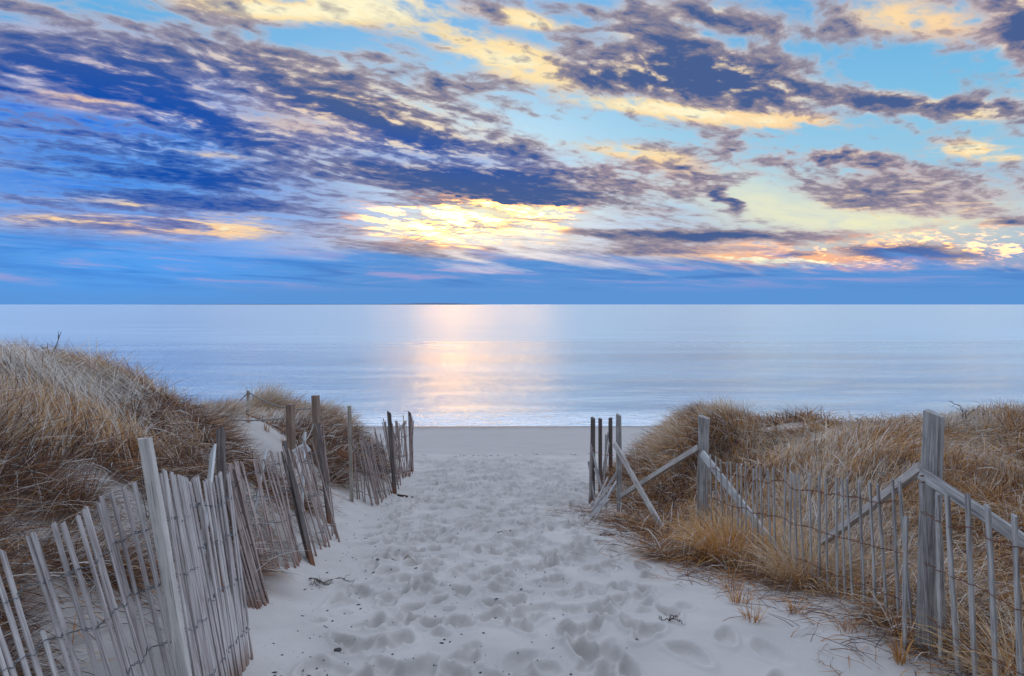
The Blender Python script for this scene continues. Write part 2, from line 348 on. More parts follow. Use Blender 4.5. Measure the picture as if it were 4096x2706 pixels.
class MB:
    """collects boxes and tubes into one mesh"""
    def __init__(self): self.v = []; self.f = []
    def ring_tube(self, pts, rad, sides=5, cap=True, squash=1.0):
        pts = [Vector(p) for p in pts]; base = len(self.v); m = len(pts)
        ref = Vector((0, 0, 1))
        for k, p in enumerate(pts):
            t = (pts[min(k + 1, m - 1)] - pts[max(k - 1, 0)]).normalized()
            if abs(t.dot(ref)) > 0.95: r0 = Vector((1, 0, 0))
            else: r0 = ref
            a = t.cross(r0).normalized(); b = a.cross(t).normalized()
            r = rad[k] if isinstance(rad, (list, tuple)) else rad
            for s in range(sides):
                g = 2 * math.pi * s / sides
                self.v.append(p + a * (r * math.cos(g)) + b * (r * squash * math.sin(g)))
        for k in range(m - 1):
            for s in range(sides):
                s2 = (s + 1) % sides
                self.f.append((base + k * sides + s, base + k * sides + s2, base + (k + 1) * sides + s2, base + (k + 1) * sides + s))
        if cap:
            self.f.append(tuple(base + s for s in range(sides))[::-1])
            self.f.append(tuple(base + (m - 1) * sides + s for s in range(sides)))
        return self
    def prism(self, w, d, L, seg=3, ch=0.003, jit=0.0, slant=0.0, rnd=random, taper=0.0, z0=0.0, notch=False):
        """a sawn stick along local z with chamfered edges, a little crooked"""
        base = len(self.v); prof = []
        for sx, sy, first in ((1, 1, 0), (-1, 1, 1), (-1, -1, 0), (1, -1, 1)):
            a = (sx * (w / 2 - ch), sy * d / 2); b = (sx * w / 2, sy * (d / 2 - ch))
            prof += [b, a] if not first else [a, b]
        ox = oy = 0
        for k in range(seg + 1):
            z = z0 + L * k / seg
            if 0 < k: ox += rnd.uniform(-jit, jit); oy += rnd.uniform(-jit, jit) * 0.6
            sc = 1 - taper * k / seg + (rnd.uniform(-.06, .06) if jit else 0)
            for (x, y) in prof:
                zz_ = z + (slant * x / w if k == seg else 0) + (rnd.uniform(-.004, .004) if (jit and k == seg) else 0)
                self.v.append(Vector((ox + x * sc, oy + y * sc, zz_)))
        for k in range(seg):
            for s in range(8):
                s2 = (s + 1) % 8
                self.f.append((base + k * 8 + s, base + k * 8 + s2, base + (k + 1) * 8 + s2, base + (k + 1) * 8 + s))
        self.f.append(tuple(base + s for s in range(8))[::-1])
        self.f.append(tuple(base + seg * 8 + s for s in range(8)))
        return self
    def mesh(self, name, mat, smooth=False):
        me = bpy.data.meshes.new(name); me.from_pydata([tuple(v) for v in self.v], [], self.f)
        if smooth:
            me.polygons.foreach_set('use_smooth', np.ones(len(me.polygons), bool))
        me.materials.append(mat); me.update(); return me

def orient(o, base, top, across):
    """stand the object on base with its z towards top and its x along the fence"""
    z = (Vector(top) - Vector(base)).normalized()
    x = Vector(across); x = (x - z * x.dot(z)).normalized(); y = z.cross(x)
    m = Matrix((x, y, z)).transposed().to_4x4(); m.translation = Vector(base)
    p = o.parent
    o.matrix_basis = (Matrix.Translation(-p.location) @ m) if p else m

# ---------------------------------------------------------------- materials
def material(name):
    m = bpy.data.materials.new(name); m.use_nodes = True
    nt = m.node_tree; nt.nodes.clear(); k = NB(nt)
    o = k.N.new('ShaderNodeOutputMaterial'); b = k.N.new('ShaderNodeBsdfPrincipled')
    k.L.new(b.outputs[0], o.inputs[0]); k.b = b; k.out = o
    return m, k
def bump(k, h, strength, dist, normal=None):
    bn = k.N.new('ShaderNodeBump'); bn.inputs['Strength'].default_value = strength; bn.inputs['Distance'].default_value = dist
    k.put(bn.inputs['Height'], h)
    if normal is not None: k.L.new(normal, bn.inputs['Normal'])
    k.L.new(bn.outputs[0], k.b.inputs['Normal']); return bn.outputs[0]

def sand_material():
    m, k = material('dry_and_wet_sand')
    geo = k.N.new('ShaderNodeNewGeometry'); P = geo.outputs['Position']
    x, y, z = k.xyz(P)
    a = k.N.new('ShaderNodeAttribute'); a.attribute_name = 'litter'; litter = a.outputs['Fac']
    n1, _ = k.noise(P, 1.3, 4, 0.6); n2, _ = k.noise(P, 160.0, 3, 0.7); n3, _ = k.noise(k.mapping(P, scale=(0.5, 3.2, 1)), 2.2, 4, 0.6)
    n4, _ = k.noise(P, 26.0, 4, 0.7)
    dry = k.mix(k.step(n1, .3, .7), (0.51, 0.47, 0.43, 1), (0.42, 0.388, 0.355, 1))
    dry = k.mix(k.math('MULTIPLY', k.step(n2, .55, .8), .35), dry, (0.33, 0.28, 0.24, 1))
    wet = k.mix(k.step(n3, .3, .7), (0.38, 0.345, 0.32, 1), (0.44, 0.405, 0.375, 1))
    # the tide line: dry sand above, damp and smooth below
    edge = k.math('MULTIPLY_ADD', n1, 0.25, 0.0)
    w = k.step(k.math('ADD', y, edge), 18.9, 19.6)
    w = k.math('MULTIPLY', w, k.math('MULTIPLY_ADD', k.step(n3, .25, .75), .25, .75))
    c = k.mix(w, dry, wet)
    soak = k.step(k.math('MULTIPLY_ADD', n1, 0.1, z), 0.16, 0.05)
    c = k.mix(soak, c, (0.14, 0.12, 0.105, 1))
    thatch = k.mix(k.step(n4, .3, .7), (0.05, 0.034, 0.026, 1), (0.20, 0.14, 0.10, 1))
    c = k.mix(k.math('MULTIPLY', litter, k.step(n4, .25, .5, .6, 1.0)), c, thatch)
    k.put(k.b.inputs['Base Color'], c)
    k.put(k.b.inputs['Roughness'], k.math('MULTIPLY_ADD', soak, -0.72, 0.95))
    k.b.inputs['Specular IOR Level'].default_value = 0.25
    g, _ = k.noise(P, 90.0, 5, 0.75)
    h = k.math('ADD', k.math('MULTIPLY', n4, k.math('MULTIPLY_ADD', w, -0.8, 1.0)), k.math('MULTIPLY', g, 0.35))
    bump(k, h, 0.5, 0.012)
    return m

def wood_material(name, light, dark_, rust=None, grain=1.0, rust_at=(.12, .24)):
    m, k = material(name)
    t = k.N.new('ShaderNodeTexCoord'); info = k.N.new('ShaderNodeObjectInfo')
    off = k.comb(k.math('MULTIPLY', info.outputs['Random'], 37.0), 0.0, k.math('MULTIPLY', info.outputs['Random'], 11.0))
    v = k.vmath('ADD', t.outputs['Object'], off)
    g1, _ = k.noise(k.mapping(v, scale=(38, 38, 1.6)), 2.0, 5, 0.65, 0.6)
    g2, _ = k.noise(k.mapping(v, scale=(110, 110, 2.4)), 2.0, 3, 0.6)
    g3, _ = k.noise(v, 5.0, 3, 0.6)
    c = k.mix(k.step(g1, .32, .66), dark_, light)
    c = k.mix(k.math('MULTIPLY', k.step(g2, .56, .70), .75), c, tuple(q * .35 for q in dark_[:3]) + (1,))
    c = k.mix(k.math('MULTIPLY', k.step(g3, .45, .75), .45), c, tuple(min(1, q * 1.25) for q in light[:3]) + (1,))
    c = k.mix(k.math('MULTIPLY', info.outputs['Random'], .45), c, k.mix(0.5, c, dark_))
    if rust:
        _, _, wz = k.xyz(t.outputs['Object'])
        c = k.mix(k.math('MULTIPLY', k.step(wz, rust_at[1], rust_at[0]), .75), c, rust)
    k.put(k.b.inputs['Base Color'], c); k.b.inputs['Roughness'].default_value = .85
    k.b.inputs['Specular IOR Level'].default_value = 0.3
    bump(k, k.math('ADD', g1, k.math('MULTIPLY', g2, .8)), 0.6, 0.004 * grain)
    return m

def plain_material(name, c1, c2, rough=.8, metal=0.0, scale=30):
    m, k = material(name)
    t = k.N.new('ShaderNodeTexCoord'); f, _ = k.noise(t.outputs['Object'], scale, 4, .65)
    k.put(k.b.inputs['Base Color'], k.mix(k.step(f, .3, .7), c1, c2)); k.b.inputs['Roughness'].default_value = rough
    k.b.inputs['Metallic'].default_value = metal
    bump(k, f, .4, .002); return m

def grass_material(name='dry_dune_grass'):
    m, k = material(name)
    a = k.N.new('ShaderNodeAttribute'); a.attribute_name = 'tone'; tone = a.outputs['Fac']
    b = k.N.new('ShaderNodeAttribute'); b.attribute_name = 'along'; along = b.outputs['Fac']
    c = k.ramp(tone, [(0.0, (0.040, 0.020, 0.014, 1)), (0.16, (0.14, 0.062, 0.04, 1)), (0.30, (0.44, 0.18, 0.045, 1)),
                      (0.45, (0.66, 0.34, 0.09, 1)), (0.60, (0.70, 0.48, 0.26, 1)), (0.80, (0.62, 0.56, 0.50, 1)), (1.0, (0.80, 0.76, 0.70, 1))])
    k.put(k.b.inputs['Base Color'], c); k.b.inputs['Roughness'].default_value = .6
    k.b.inputs['Specular IOR Level'].default_value = 0.3
    tr = k.N.new('ShaderNodeBsdfTranslucent'); k.put(tr.inputs[0], c)
    ms = k.N.new('ShaderNodeMixShader'); ms.inputs[0].default_value = .10
    k.L.new(k.b.outputs[0], ms.inputs[1]); k.L.new(tr.outputs[0], ms.inputs[2]); k.L.new(ms.outputs[0], k.out.inputs[0])
    return m

def water_material():
    m, k = material('calm_sea_water')
    geo = k.N.new('ShaderNodeNewGeometry'); P = geo.outputs['Position']; x, y, z = k.xyz(P)
    k.b.inputs['Base Color'].default_value = (0.54, 0.70, 0.80, 1)
    k.b.inputs['IOR'].default_value = 1.6
    k.b.inputs['Metallic'].default_value = .70
    a, _ = k.noise(k.mapping(P, rot=(0, 0, R(6)), scale=(.45, 1.6, 1)), 1.1, 4, .6, .4)
    b, _ = k.noise(k.mapping(P, rot=(0, 0, R(-12)), scale=(.6, 1.4, 1)), 5.5, 4, .65, .3)
    c, _ = k.noise(k.mapping(P, rot=(0, 0, R(4)), scale=(.018, .13, 1)), 1.0, 4, .6)
    h = k.math('ADD', k.math('MULTIPLY', a, 1.0), k.math('MULTIPLY', b, .40))
    paws = k.step(c, .38, .66, -.025, .03)
    k.put(k.b.inputs['Roughness'], k.math('ADD', k.step(y, 28, 120, .15, .33), paws))
    # foam and lather where the water thins out on the sand
    f1, _ = k.noise(k.mapping(P, scale=(.35, 2.6, 1)), 2.6, 5, .7, .6)
    f2, _ = k.noise(P, 24.0, 4, .7)
    fy = k.step(y, 29.2, 32.5, 1.0, 0.0)
    foam = k.math('MULTIPLY', k.step(k.math('ADD', f1, k.math('MULTIPLY', f2, .25)), .54, .70), fy)
    ms = k.N.new('ShaderNodeMixShader'); d = k.N.new('ShaderNodeBsdfDiffuse'); d.inputs[0].default_value = (.82, .84, .86, 1)
    k.put(ms.inputs[0], foam); k.L.new(k.b.outputs[0], ms.inputs[1]); k.L.new(d.outputs[0], ms.inputs[2]); k.L.new(ms.outputs[0], k.out.inputs[0])
    bn = k.N.new('ShaderNodeBump'); k.put(bn.inputs['Height'], h)
    k.put(bn.inputs['Strength'], k.math('MULTIPLY', k.step(y, 27, 300, .75, .06), k.step(c, .35, .65, .7, 1.1))); bn.inputs['Distance'].default_value = .14
    k.L.new(bn.outputs[0], k.b.inputs['Normal'])
    return m

M_SAND = sand_material()
M_LEFTWOOD = wood_material('silvered_lath_wood', (0.57, 0.525, 0.495, 1), (0.24, 0.20, 0.195, 1), rust=(0.19, 0.10, 0.065, 1))
M_BROWNLATH = wood_material('brown_lath_wood', (0.42, 0.335, 0.30, 1), (0.15, 0.095, 0.085, 1), rust=(0.19, 0.085, 0.05, 1))
M_POSTWOOD = wood_material('sawn_post_wood', (0.46, 0.41, 0.35, 1), (0.22, 0.18, 0.15, 1), grain=1.5)
M_PALEPOST = wood_material('pale_sawn_post_wood', (0.62, 0.58, 0.53, 1), (0.36, 0.33, 0.31, 1), grain=1.2)
M_ROPEPOST = wood_material('new_brown_post_wood', (0.32, 0.235, 0.18, 1), (0.16, 0.11, 0.085, 1))
M_DARKPOST = wood_material('dark_wet_post_wood', (0.19, 0.155, 0.14, 1), (0.07, 0.055, 0.05, 1), rust=(0.22, 0.08, 0.03, 1), rust_at=(.3, .55))
M_GREYWOOD = wood_material('old_blue_grey_wood', (0.50, 0.48, 0.455, 1), (0.17, 0.15, 0.145, 1), grain=1.6)
M_BRACE = wood_material('weathered_board_wood', (0.52, 0.48, 0.44, 1), (0.25, 0.21, 0.19, 1), grain=1.3)
M_WHITEWOOD = wood_material('pale_bleached_board', (0.60, 0.60, 0.58, 1), (0.34, 0.33, 0.32, 1))
M_WIRE = plain_material('galvanised_wire', (.10, .11, .12, 1), (.20, .21, .22, 1), .5, .6)
M_RUST = plain_material('rusty_wire', (.10, .032, .018, 1), (.20, .07, .03, 1), .8, .2)
M_ROPE = plain_material('grey_rope', (.36, .35, .33, 1), (.20, .19, .18, 1), .9, 0, 90)
M_SIGN = plain_material('white_painted_sign', (.80, .81, .82, 1), (.70, .72, .74, 1), .5, 0, 12)
M_INK = plain_material('dark_ink', (.02, .03, .06, 1), (.05, .06, .10, 1), .6)
M_TWIG = plain_material('dead_twig_bark', (.035, .022, .018, 1), (.10, .06, .045, 1), .9)
M_STEM = plain_material('dry_stem', (.20, .11, .06, 1), (.34, .22, .13, 1), .8)
M_WEED = plain_material('dry_seaweed_bits', (.02, .017, .018, 1), (.07, .055, .05, 1), .8)
M_GRASS = grass_material()
M_WATER = water_material()

# ---------------------------------------------------------------- footprints trodden into the path
FX = np.arange(-3.0, 3.2, 0.0125); FY = np.arange(1.5, 18.8, 0.016)
FM = np.zeros((len(FY), len(FX)))
rs = np.random.RandomState(3)
def smooth_noise(shape, cell, rs_):
    g = rs_.rand(shape[0] // cell + 3, shape[1] // cell + 3)
    yy = np.arange(shape[0]) / cell; xx = np.arange(shape[1]) / cell
    i = yy.astype(int); j = xx.astype(int); fy = yy - i; fx = xx - j
    fy = fy * fy * (3 - 2 * fy); fx = fx * fx * (3 - 2 * fx)
    a = g[i][:, j]; b = g[i][:, j + 1]; c = g[i + 1][:, j]; d = g[i + 1][:, j + 1]
    return (a * (1 - fx) + b * fx) * (1 - fy)[:, None] + (c * (1 - fx) + d * fx) * fy[:, None] - .5
trod = lambda x, y: sst(.15, .65, x - T(XL, y)) * sst(1.15, .45, x - .05 * (y - 3)) * sst(18.6, 16.8, y)
XX, YY = np.meshgrid(FX, FY)
TR = trod(XX, YY)
FM += TR * (smooth_noise(FM.shape, 22, rs) * .016 + smooth_noise(FM.shape, 9, rs) * .012)
def stamp(cx, cy, ang, a, b, dep, erase=.65):
    r = 2.0 * max(a, b)
    i0, i1 = np.searchsorted(FY, [cy - r, cy + r]); j0, j1 = np.searchsorted(FX, [cx - r, cx + r])
    if i1 - i0 < 3 or j1 - j0 < 3: return
    x = FX[j0:j1][None, :] - cx; y = FY[i0:i1][:, None] - cy
    c, s = math.cos(ang), math.sin(ang)
    u = (x * c + y * s) / a; v = (y * c - x * s) / b
    q = np.sqrt(u * u + v * v) * (1 + .12 * np.sin(3 * np.arctan2(v, u) + cx * 9))
    m = np.clip((1.1 - q) * 1.5, 0, 1); m = m * m * (3 - 2 * m)
    FM[i0:i1, j0:j1] = FM[i0:i1, j0:j1] * (1 - erase * m) - dep * m * (1 + .3 * u) + dep * .5 * np.exp(-((q - 1.18) / .2) ** 2)
for _ in range(2300):
    cy = 2.0 + 16.5 * rs.rand() ** .85; cx = rs.uniform(-2.6, 2.2)
    if rs.rand() > float(trod(np.array(cx), np.array(cy))): continue
    stamp(cx, cy, math.pi / 2 + rs.normal(0, .4), rs.uniform(.10, .155), rs.uniform(.05, .075), rs.uniform(.022, .045), .75)
for _ in range(420):
    cy = 2.0 + 14 * rs.rand(); cx = rs.uniform(-2.6, 1.6)
    if rs.rand() > float(trod(np.array(cx), np.array(cy))): continue
    stamp(cx, cy, rs.uniform(0, 3.1), rs.uniform(.05, .09), rs.uniform(.04, .06), rs.uniform(.012, .025))
# single prints on the smooth right side
for (cx, cy, dep) in [(.62, 3.55, .045), (.80, 3.95, .04), (.66, 4.5, .045), (1.0, 4.25, .04), (.98, 3.7, .03), (.86, 5.1, .035), (.72, 5.6, .04),
                      (1.12, 5.75, .03), (.95, 6.3, .035), (.70, 6.8, .035), (1.02, 7.1, .03), (1.25, 3.9, .028), (1.38, 3.42, .035), (.75, 7.7, .03),
                      (.98, 8.3, .03), (.7, 9.0, .03), (1.2, 3.25, .04), (.45, 3.2, .045), (.9, 4.7, .03), (.55, 5.0, .04), (1.45, 3.75, .02)]:
    stamp(cx, cy, math.pi / 2 + rs.normal(0, .5), rs.uniform(.11, .145), rs.uniform(.055, .075), dep, .9)
FM *= 1.12
def footmap(x, y):
    x = np.asarray(x, float); y = np.asarray(y, float)
    fx = np.clip((x - FX[0]) / .0125, 0, len(FX) - 1.001); fy = np.clip((y - FY[0]) / .016, 0, len(FY) - 1.001)
    i = fy.astype(int); j = fx.astype(int); u = fx - j; v = fy - i
    z = (FM[i, j] * (1 - u) + FM[i, j + 1] * u) * (1 - v) + (FM[i + 1, j] * (1 - u) + FM[i + 1, j + 1] * u) * v
    inside = (x > FX[0]) & (x < FX[-1]) & (y > FY[0]) & (y < FY[-1])
    return np.where(inside, z, 0) * (1 - sst(.1, .9, T(XL, y) - x)) * (1 - sst(.1, .9, x - T(XR, y)))
def ground(x, y): return height(x, y) + footmap(x, y)
def gz(x, y): return float(ground(np.array([x]), np.array([y]))[0])

# where the grass grows: 0..1
def grassmask(x, y):
    x = np.asarray(x, float); y = np.asarray(y, float)
    nz_ = und(x * 1.3, y * 1.3, .8, 7) * .16
    sl = T(XL, y) - x; sr = x - T(XR, y)
    sl0 = np.interp(y, [0, 3.4, 4, 5, 6, 8, 9, 10.5, 14, 17, 19], [1.4, .88, .68, .52, .42, .65, .9, .45, .7, .9, 1.4])
    sr0 = np.interp(y, [0, 3.2, 3.7, 4.3, 5, 6, 8, 9, 11, 14, 17], [.5, .42, .15, -.12, -.30, -.60, -.40, .10, .2, .2, .5])
    gl = sst(sl0 - .18, sl0 + .22, sl + nz_ * .9) * sst(18.8, 17.5, y + nz_)
    gr = sst(sr0 - .15, sr0 + .22, sr + nz_ * .7) * sst(16.6, 15.0, y + nz_)
    hole = np.clip(1.15 * gauss(x, y, -3.30, 9.1, .50, .95) + 1.1 * gauss(x, y, -2.75, 8.2, .5, .8) + 1.0 * gauss(x, y, -2.85, 4.6, .22, .25)
                   + .9 * gauss(x, y, 3.95, 9.9, .55, .35) + .5 * gauss(x, y, -3.9, 10.4, .4, .8), 0, 1)
    hole = sst(.35, .7, hole + nz_ * .4)
    return np.clip(gl + gr, 0, 1) * (1 - hole)

# ---------------------------------------------------------------- the sand, one sheet
def spaced(segs):
    out = [segs[0][0]]
    for a, b, d in segs:
        n_ = max(1, int(round((b - a) / d))); out += list(np.linspace(a, b, n_ + 1)[1:])
    return np.array(out)
gy = [2.2]
while gy[-1] < 19: gy.append(gy[-1] + max(.0125, gy[-1] * .0046))
ys = np.concatenate([spaced([(-45, -6, 3), (-6, 1, .5), (1, 2.2, .06)])[:-1], gy, spaced([(gy[-1], 30, .18), (30, 48, 1.0)])[1:]])
xs = spaced([(-90, -30, 6), (-30, -14, 1.2), (-14, -6, .22), (-6, -2.9, .06), (-2.9, -2.0, .03), (-2.0, 1.5, .0135), (1.5, 2.6, .02), (2.6, 6, .06), (6, 12, .16), (12, 30, 1.2), (30, 90, 6)])
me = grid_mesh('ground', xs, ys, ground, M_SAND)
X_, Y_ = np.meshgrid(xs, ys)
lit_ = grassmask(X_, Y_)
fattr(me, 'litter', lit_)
tag(link('ground', me), 'pale sand path trodden with footprints, running between two dunes down to a smooth beach', kind='structure')

# ---------------------------------------------------------------- the sea
wy = [26.6]
while wy[-1] < 30000: wy.append(wy[-1] + max(.11, (wy[-1] - 25) * .02))
wx = [0.0]
while wx[-1] < 30000: wx.append(wx[-1] + max(.35, wx[-1] * .03))
wx = np.array([-v for v in wx[:0:-1]] + wx)
def sea_z(x, y):
    s = np.exp(-((y - 28.75 - .25 * np.sin(x * .22 + 1)) / .33) ** 2) * .055 * (.6 + .4 * np.sin(x * .35))
    s = s + np.exp(-((y - 31.3 - .4 * np.sin(x * .15)) / .6) ** 2) * .05 * (.5 + .5 * np.sin(x * .21 + 2))
    near = sst(160, 40, y) * sst(27.5, 31, y)
    s = s + near * (.020 * np.sin(y * 1.35 + .7 * np.sin(x * .3) + .2 * x) + .016 * np.sin(y * 2.3 - .35 * x + np.sin(x * .5)) + .014 * np.sin(.6 * y + .17 * x + 2 * np.sin(x * .08)))
    return s + .012
me = grid_mesh('sea', wx, np.array(wy), sea_z, M_WATER)
tag(link('sea', me), 'calm silvery sea reflecting the evening sky up to the horizon', kind='structure')

mc, k = material('far_shore_haze_blue'); k.b.inputs['Base Color'].default_value = (0.10, 0.15, 0.24, 1)  # blue of the distant haze is put into the land's base colour
t = k.N.new('ShaderNodeTexCoord'); f, _ = k.noise(t.outputs['Object'], .004, 4, .6); k.put(k.b.inputs['Base Color'], k.mix(f, (.07, .11, .18, 1), (.13, .19, .29, 1)))
k.b.inputs['Roughness'].default_value = 1
V_, F_, cnt = [], [], 0
cx_ = np.linspace(-6500, -400, 120)
hh = 26 * np.exp(-((cx_ + 1350) / 800) ** 2) + 9 * np.exp(-((cx_ + 4200) / 1700) ** 2) + 2 * np.random.RandomState(5).rand(120) - 1
hh[-6:] *= np.linspace(1, 0, 6); hh[:6] *= np.linspace(0, 1, 6)
Vc = []
for i in range(120):
    Vc += [(cx_[i], 12000, -2), (cx_[i], 12080, max(hh[i], -1)), (cx_[i], 12500, max(hh[i] * .9, -1)), (cx_[i], 12800, -2)]
Fc = []
for i in range(119):
    for j in range(3): Fc += [i * 4 + j, i * 4 + 4 + j, i * 4 + 5 + j, i * 4 + 1 + j]
tag(link('far_coast', mesh_np('far_coast', Vc, Fc, [4] * (len(Fc) // 4), mc)), 'thin strip of low land on the horizon', kind='structure')

# ---------------------------------------------------------------- fences
pick_rnd = random.Random(5)
def picket_set(name, mat, w, d, variants=7, jit=.004):
    out = []
    for i in range(variants):
        out.append(MB().prism(w * pick_rnd.uniform(.88, 1.1), d * pick_rnd.uniform(.85, 1.15), 1.0, seg=4, ch=.002, jit=jit, slant=pick_rnd.uniform(-.012, .012), rnd=pick_rnd).mesh(name, mat))
    return out
PK_LEFT = picket_set('picket', M_LEFTWOOD, .0225, .0095)
PK_NARROW = picket_set('picket', M_LEFTWOOD, .018, .0085)
PK_RIGHT = picket_set('picket', M_GREYWOOD, .031, .013, 8, .005)
PK_THIN = picket_set('picket', M_GREYWOOD, .022, .011, 8, .004)
PK_BROWN = picket_set('picket', M_BROWNLATH, .020, .009, 8, .004)

def along(ctrl, t):
    """base and top point at the fraction t of a run of control pairs"""
    B = np.array([c[0] for c in ctrl], float); Tp = np.array([c[1] for c in ctrl], float)
    L = np.r_[0, np.cumsum(np.linalg.norm(np.diff((B + Tp) / 2, axis=0), axis=1))]; s = t * L[-1]
    return np.array([np.interp(s, L, B[:, i]) for i in range(3)]), np.array([np.interp(s, L, Tp[:, i]) for i in range(3)])

def add_picket(root, b, tp, across, meshes, rnd, bury=.14):
    b = Vector(b); tp = Vector(tp); z = (tp - b).normalized()
    b2 = b - z * bury
    o = link('picket', rnd.choice(meshes), root)
    orient(o, b2, tp, across); L = (tp - b2).length
    o.matrix_basis = o.matrix_basis @ Matrix.Diagonal((1, 1, L, 1))
    return b2, z, L

def add_wire(root, pts, nrm, mat, r=.0023, amp=.010):
    """two strands twisted round the pickets"""
    mb = MB(); dense = []
    for i in range(len(pts) - 1):
        for q in range(4): dense.append(pts[i].lerp(pts[i + 1], q / 4))
    dense.append(pts[-1])
    for ph in (0, math.pi):
        line = []
        for i, p in enumerate(dense):
            g = math.pi * i / 4 * 1.0 + ph
            line.append(p + nrm * (amp * math.cos(g)) + Vector((0, 0, 1)) * (.004 * math.sin(g * 2 + ph)))
        mb.ring_tube(line, r, 4)
    link('wire', mb.mesh('wire', mat), root, -root.location)

def run(root, ctrl, n_, meshes, wires, wmat, rnd, jb=.006, jt=.012, skip=(), short=(), turn=None):
    info = []
    for i in range(n_):
        t_ = (i + rnd.uniform(-.13, .13)) / (n_ - 1); t_ = min(max(t_, 0), 1)
        b, tp = along(ctrl, t_); b1, t1 = along(ctrl, min(t_ + .02, 1)); b0, t0 = along(ctrl, max(t_ - .02, 0))
        ac = Vector((t1 - t0 + b1 - b0)); ac.z = 0; ac.normalize()
        if turn is not None:
            # the laths stand edge-on to whoever walks up the path
            v_ = math.atan2(b[1], b[0]) - R(turn + rnd.uniform(-9, 9)); ac = Vector((math.cos(v_), math.sin(v_), 0))
        b = b + np.array([rnd.gauss(0, jb), rnd.gauss(0, jb), 0]); tp = tp + np.array([rnd.gauss(0, jt), rnd.gauss(0, jt), rnd.gauss(0, jt * .9)])
        b[2] = gz(b[0], b[1]) - .01
        bb = Vector(b); tt = Vector(tp)
        if i in short: tt = bb.lerp(tt, .62)
        if i not in skip: add_picket(root, bb, tt, ac, meshes, rnd)
        info.append((bb, Vector(tp), ac))
    for f_ in wires:
        pts = [b.lerp(t__, f_ + rnd.uniform(-.012, .012)) for b, t__, _ in info]
        nr = Vector((0, 0, 1)).cross(info[len(info) // 2][2]).normalized()
        add_wire(root, pts, nr, wmat)
    return info

def add_post(root, b, tp, w, d, mat, across=(1, 0, 0), slant=0.0, jit=.0, bury=.3, name='post', seg=5, seed=1):
    b = Vector(b); tp = Vector(tp); z = (tp - b).normalized(); b2 = b - z * bury
    L = (tp - b2).length
    me_ = MB().prism(w, d, L, seg=seg, ch=min(w, d) * .07, jit=jit, slant=slant, rnd=random.Random(seed)).mesh(name, mat)
    o = link(name, me_, root); orient(o, b2, tp, across); return o
def add_board(root, a, b, w, d, mat, face=(0, 0, 1), name='brace_board', seed=1, jit=.003):
    a = Vector(a); b = Vector(b); L = (b - a).length
    me_ = MB().prism(w, d, L, seg=6, ch=.003, jit=jit, slant=0.0, rnd=random.Random(seed)).mesh(name, mat)
    o = link(name, me_, root); orient(o, a, b, face); return o

# base and top of the laths along each left fence
L1 = [((-1.58,2.30,3.16),(-2.24,2.79,3.92)), ((-1.55,2.44,3.15),(-2.17,2.88,3.97)), ((-1.42,2.62,3.13),(-1.92,2.94,4.08)), ((-1.44,2.82,3.14),(-1.88,3.15,4.11)), ((-1.39,2.91,3.14),(-1.70,3.11,4.20)), ((-1.37,2.96,3.14),(-1.62,3.11,4.23)), ((-1.36,3.14,3.14),(-1.75,3.59,4.08)), ((-1.37,3.35,3.13),(-1.79,3.97,3.96)), ((-1.38,3.52,3.13),(-1.74,4.17,3.96))]
L2 = [((-1.66,4.18,3.10),(-2.14,4.88,3.72)), ((-1.60,4.23,3.07),(-2.08,4.85,3.78)), ((-1.59,4.36,3.06),(-2.06,4.91,3.81)), ((-1.79,4.75,3.09),(-2.24,5.47,3.72)), ((-1.78,4.94,3.06),(-2.26,5.64,3.68)), ((-1.74,5.02,3.02),(-2.17,5.71,3.69)), ((-1.67,5.18,2.96),(-2.13,5.82,3.66)), ((-1.69,5.41,2.94),(-2.09,6.01,3.70)), ((-1.63,5.61,2.89),(-2.03,6.08,3.74)), ((-1.64,5.84,2.86),(-2.05,6.41,3.65)), ((-1.71,6.25,2.80),(-2.09,6.90,3.53)), ((-1.71,6.49,2.74),(-1.99,6.87,3.67)), ((-1.79,6.76,2.72),(-1.96,6.89,3.78))]
L3 = [((-2.09,9.25,2.33),(-2.30,9.84,3.04)), ((-1.80,9.03,2.28),(-2.10,9.46,3.08)), ((-1.93,9.79,2.17),(-2.08,9.72,3.10)), ((-1.91,10.54,2.06),(-2.20,10.65,2.98)), ((-1.87,10.72,2.02),(-2.03,10.88,3.11)), ((-2.02,11.90,1.86),(-2.12,12.06,2.86)), ((-2.09,13.24,1.63),(-2.18,13.41,2.71)), ((-2.20,14.90,1.33),(-2.25,15.08,2.48))]

# near left fence
rn = random.Random(21)
f1 = tag(empty('sand_fence', (-1.45, 2.9, gz(-1.45, 2.9))), 'near left sand fence of pale laths leaning back against a big sawn post', 'fence')
C1 = [((-1.60, 2.05, 3.16), (-2.28, 2.55, 3.92))] + L1[:7]
run(f1, C1, 32, PK_LEFT, (.14, .36, .58, .80), M_WIRE, rn, short=(9,), turn=42)
run(f1, L1[6:], 25, PK_NARROW, (.16, .42, .66, .86), M_WIRE, rn, jt=.018, turn=20)
add_post(f1, (-1.31, 2.76, 3.13), (-1.59, 2.93, 4.42), .044, .065, M_PALEPOST, across=(.97, .22, 0), slant=-.008, jit=.0012, seed=3)
add_post(f1, (-1.86, 4.32, 3.16), (-2.14, 4.98, 4.07), .05, .10, M_DARKPOST, across=(1, .25, 0), slant=.004, seed=4)
add_board(f1, (-1.50, 3.02, 3.12), (-2.12, 4.80, 3.98), .085, .018, M_WHITEWOOD, face=(.3, .2, 1), seed=5)
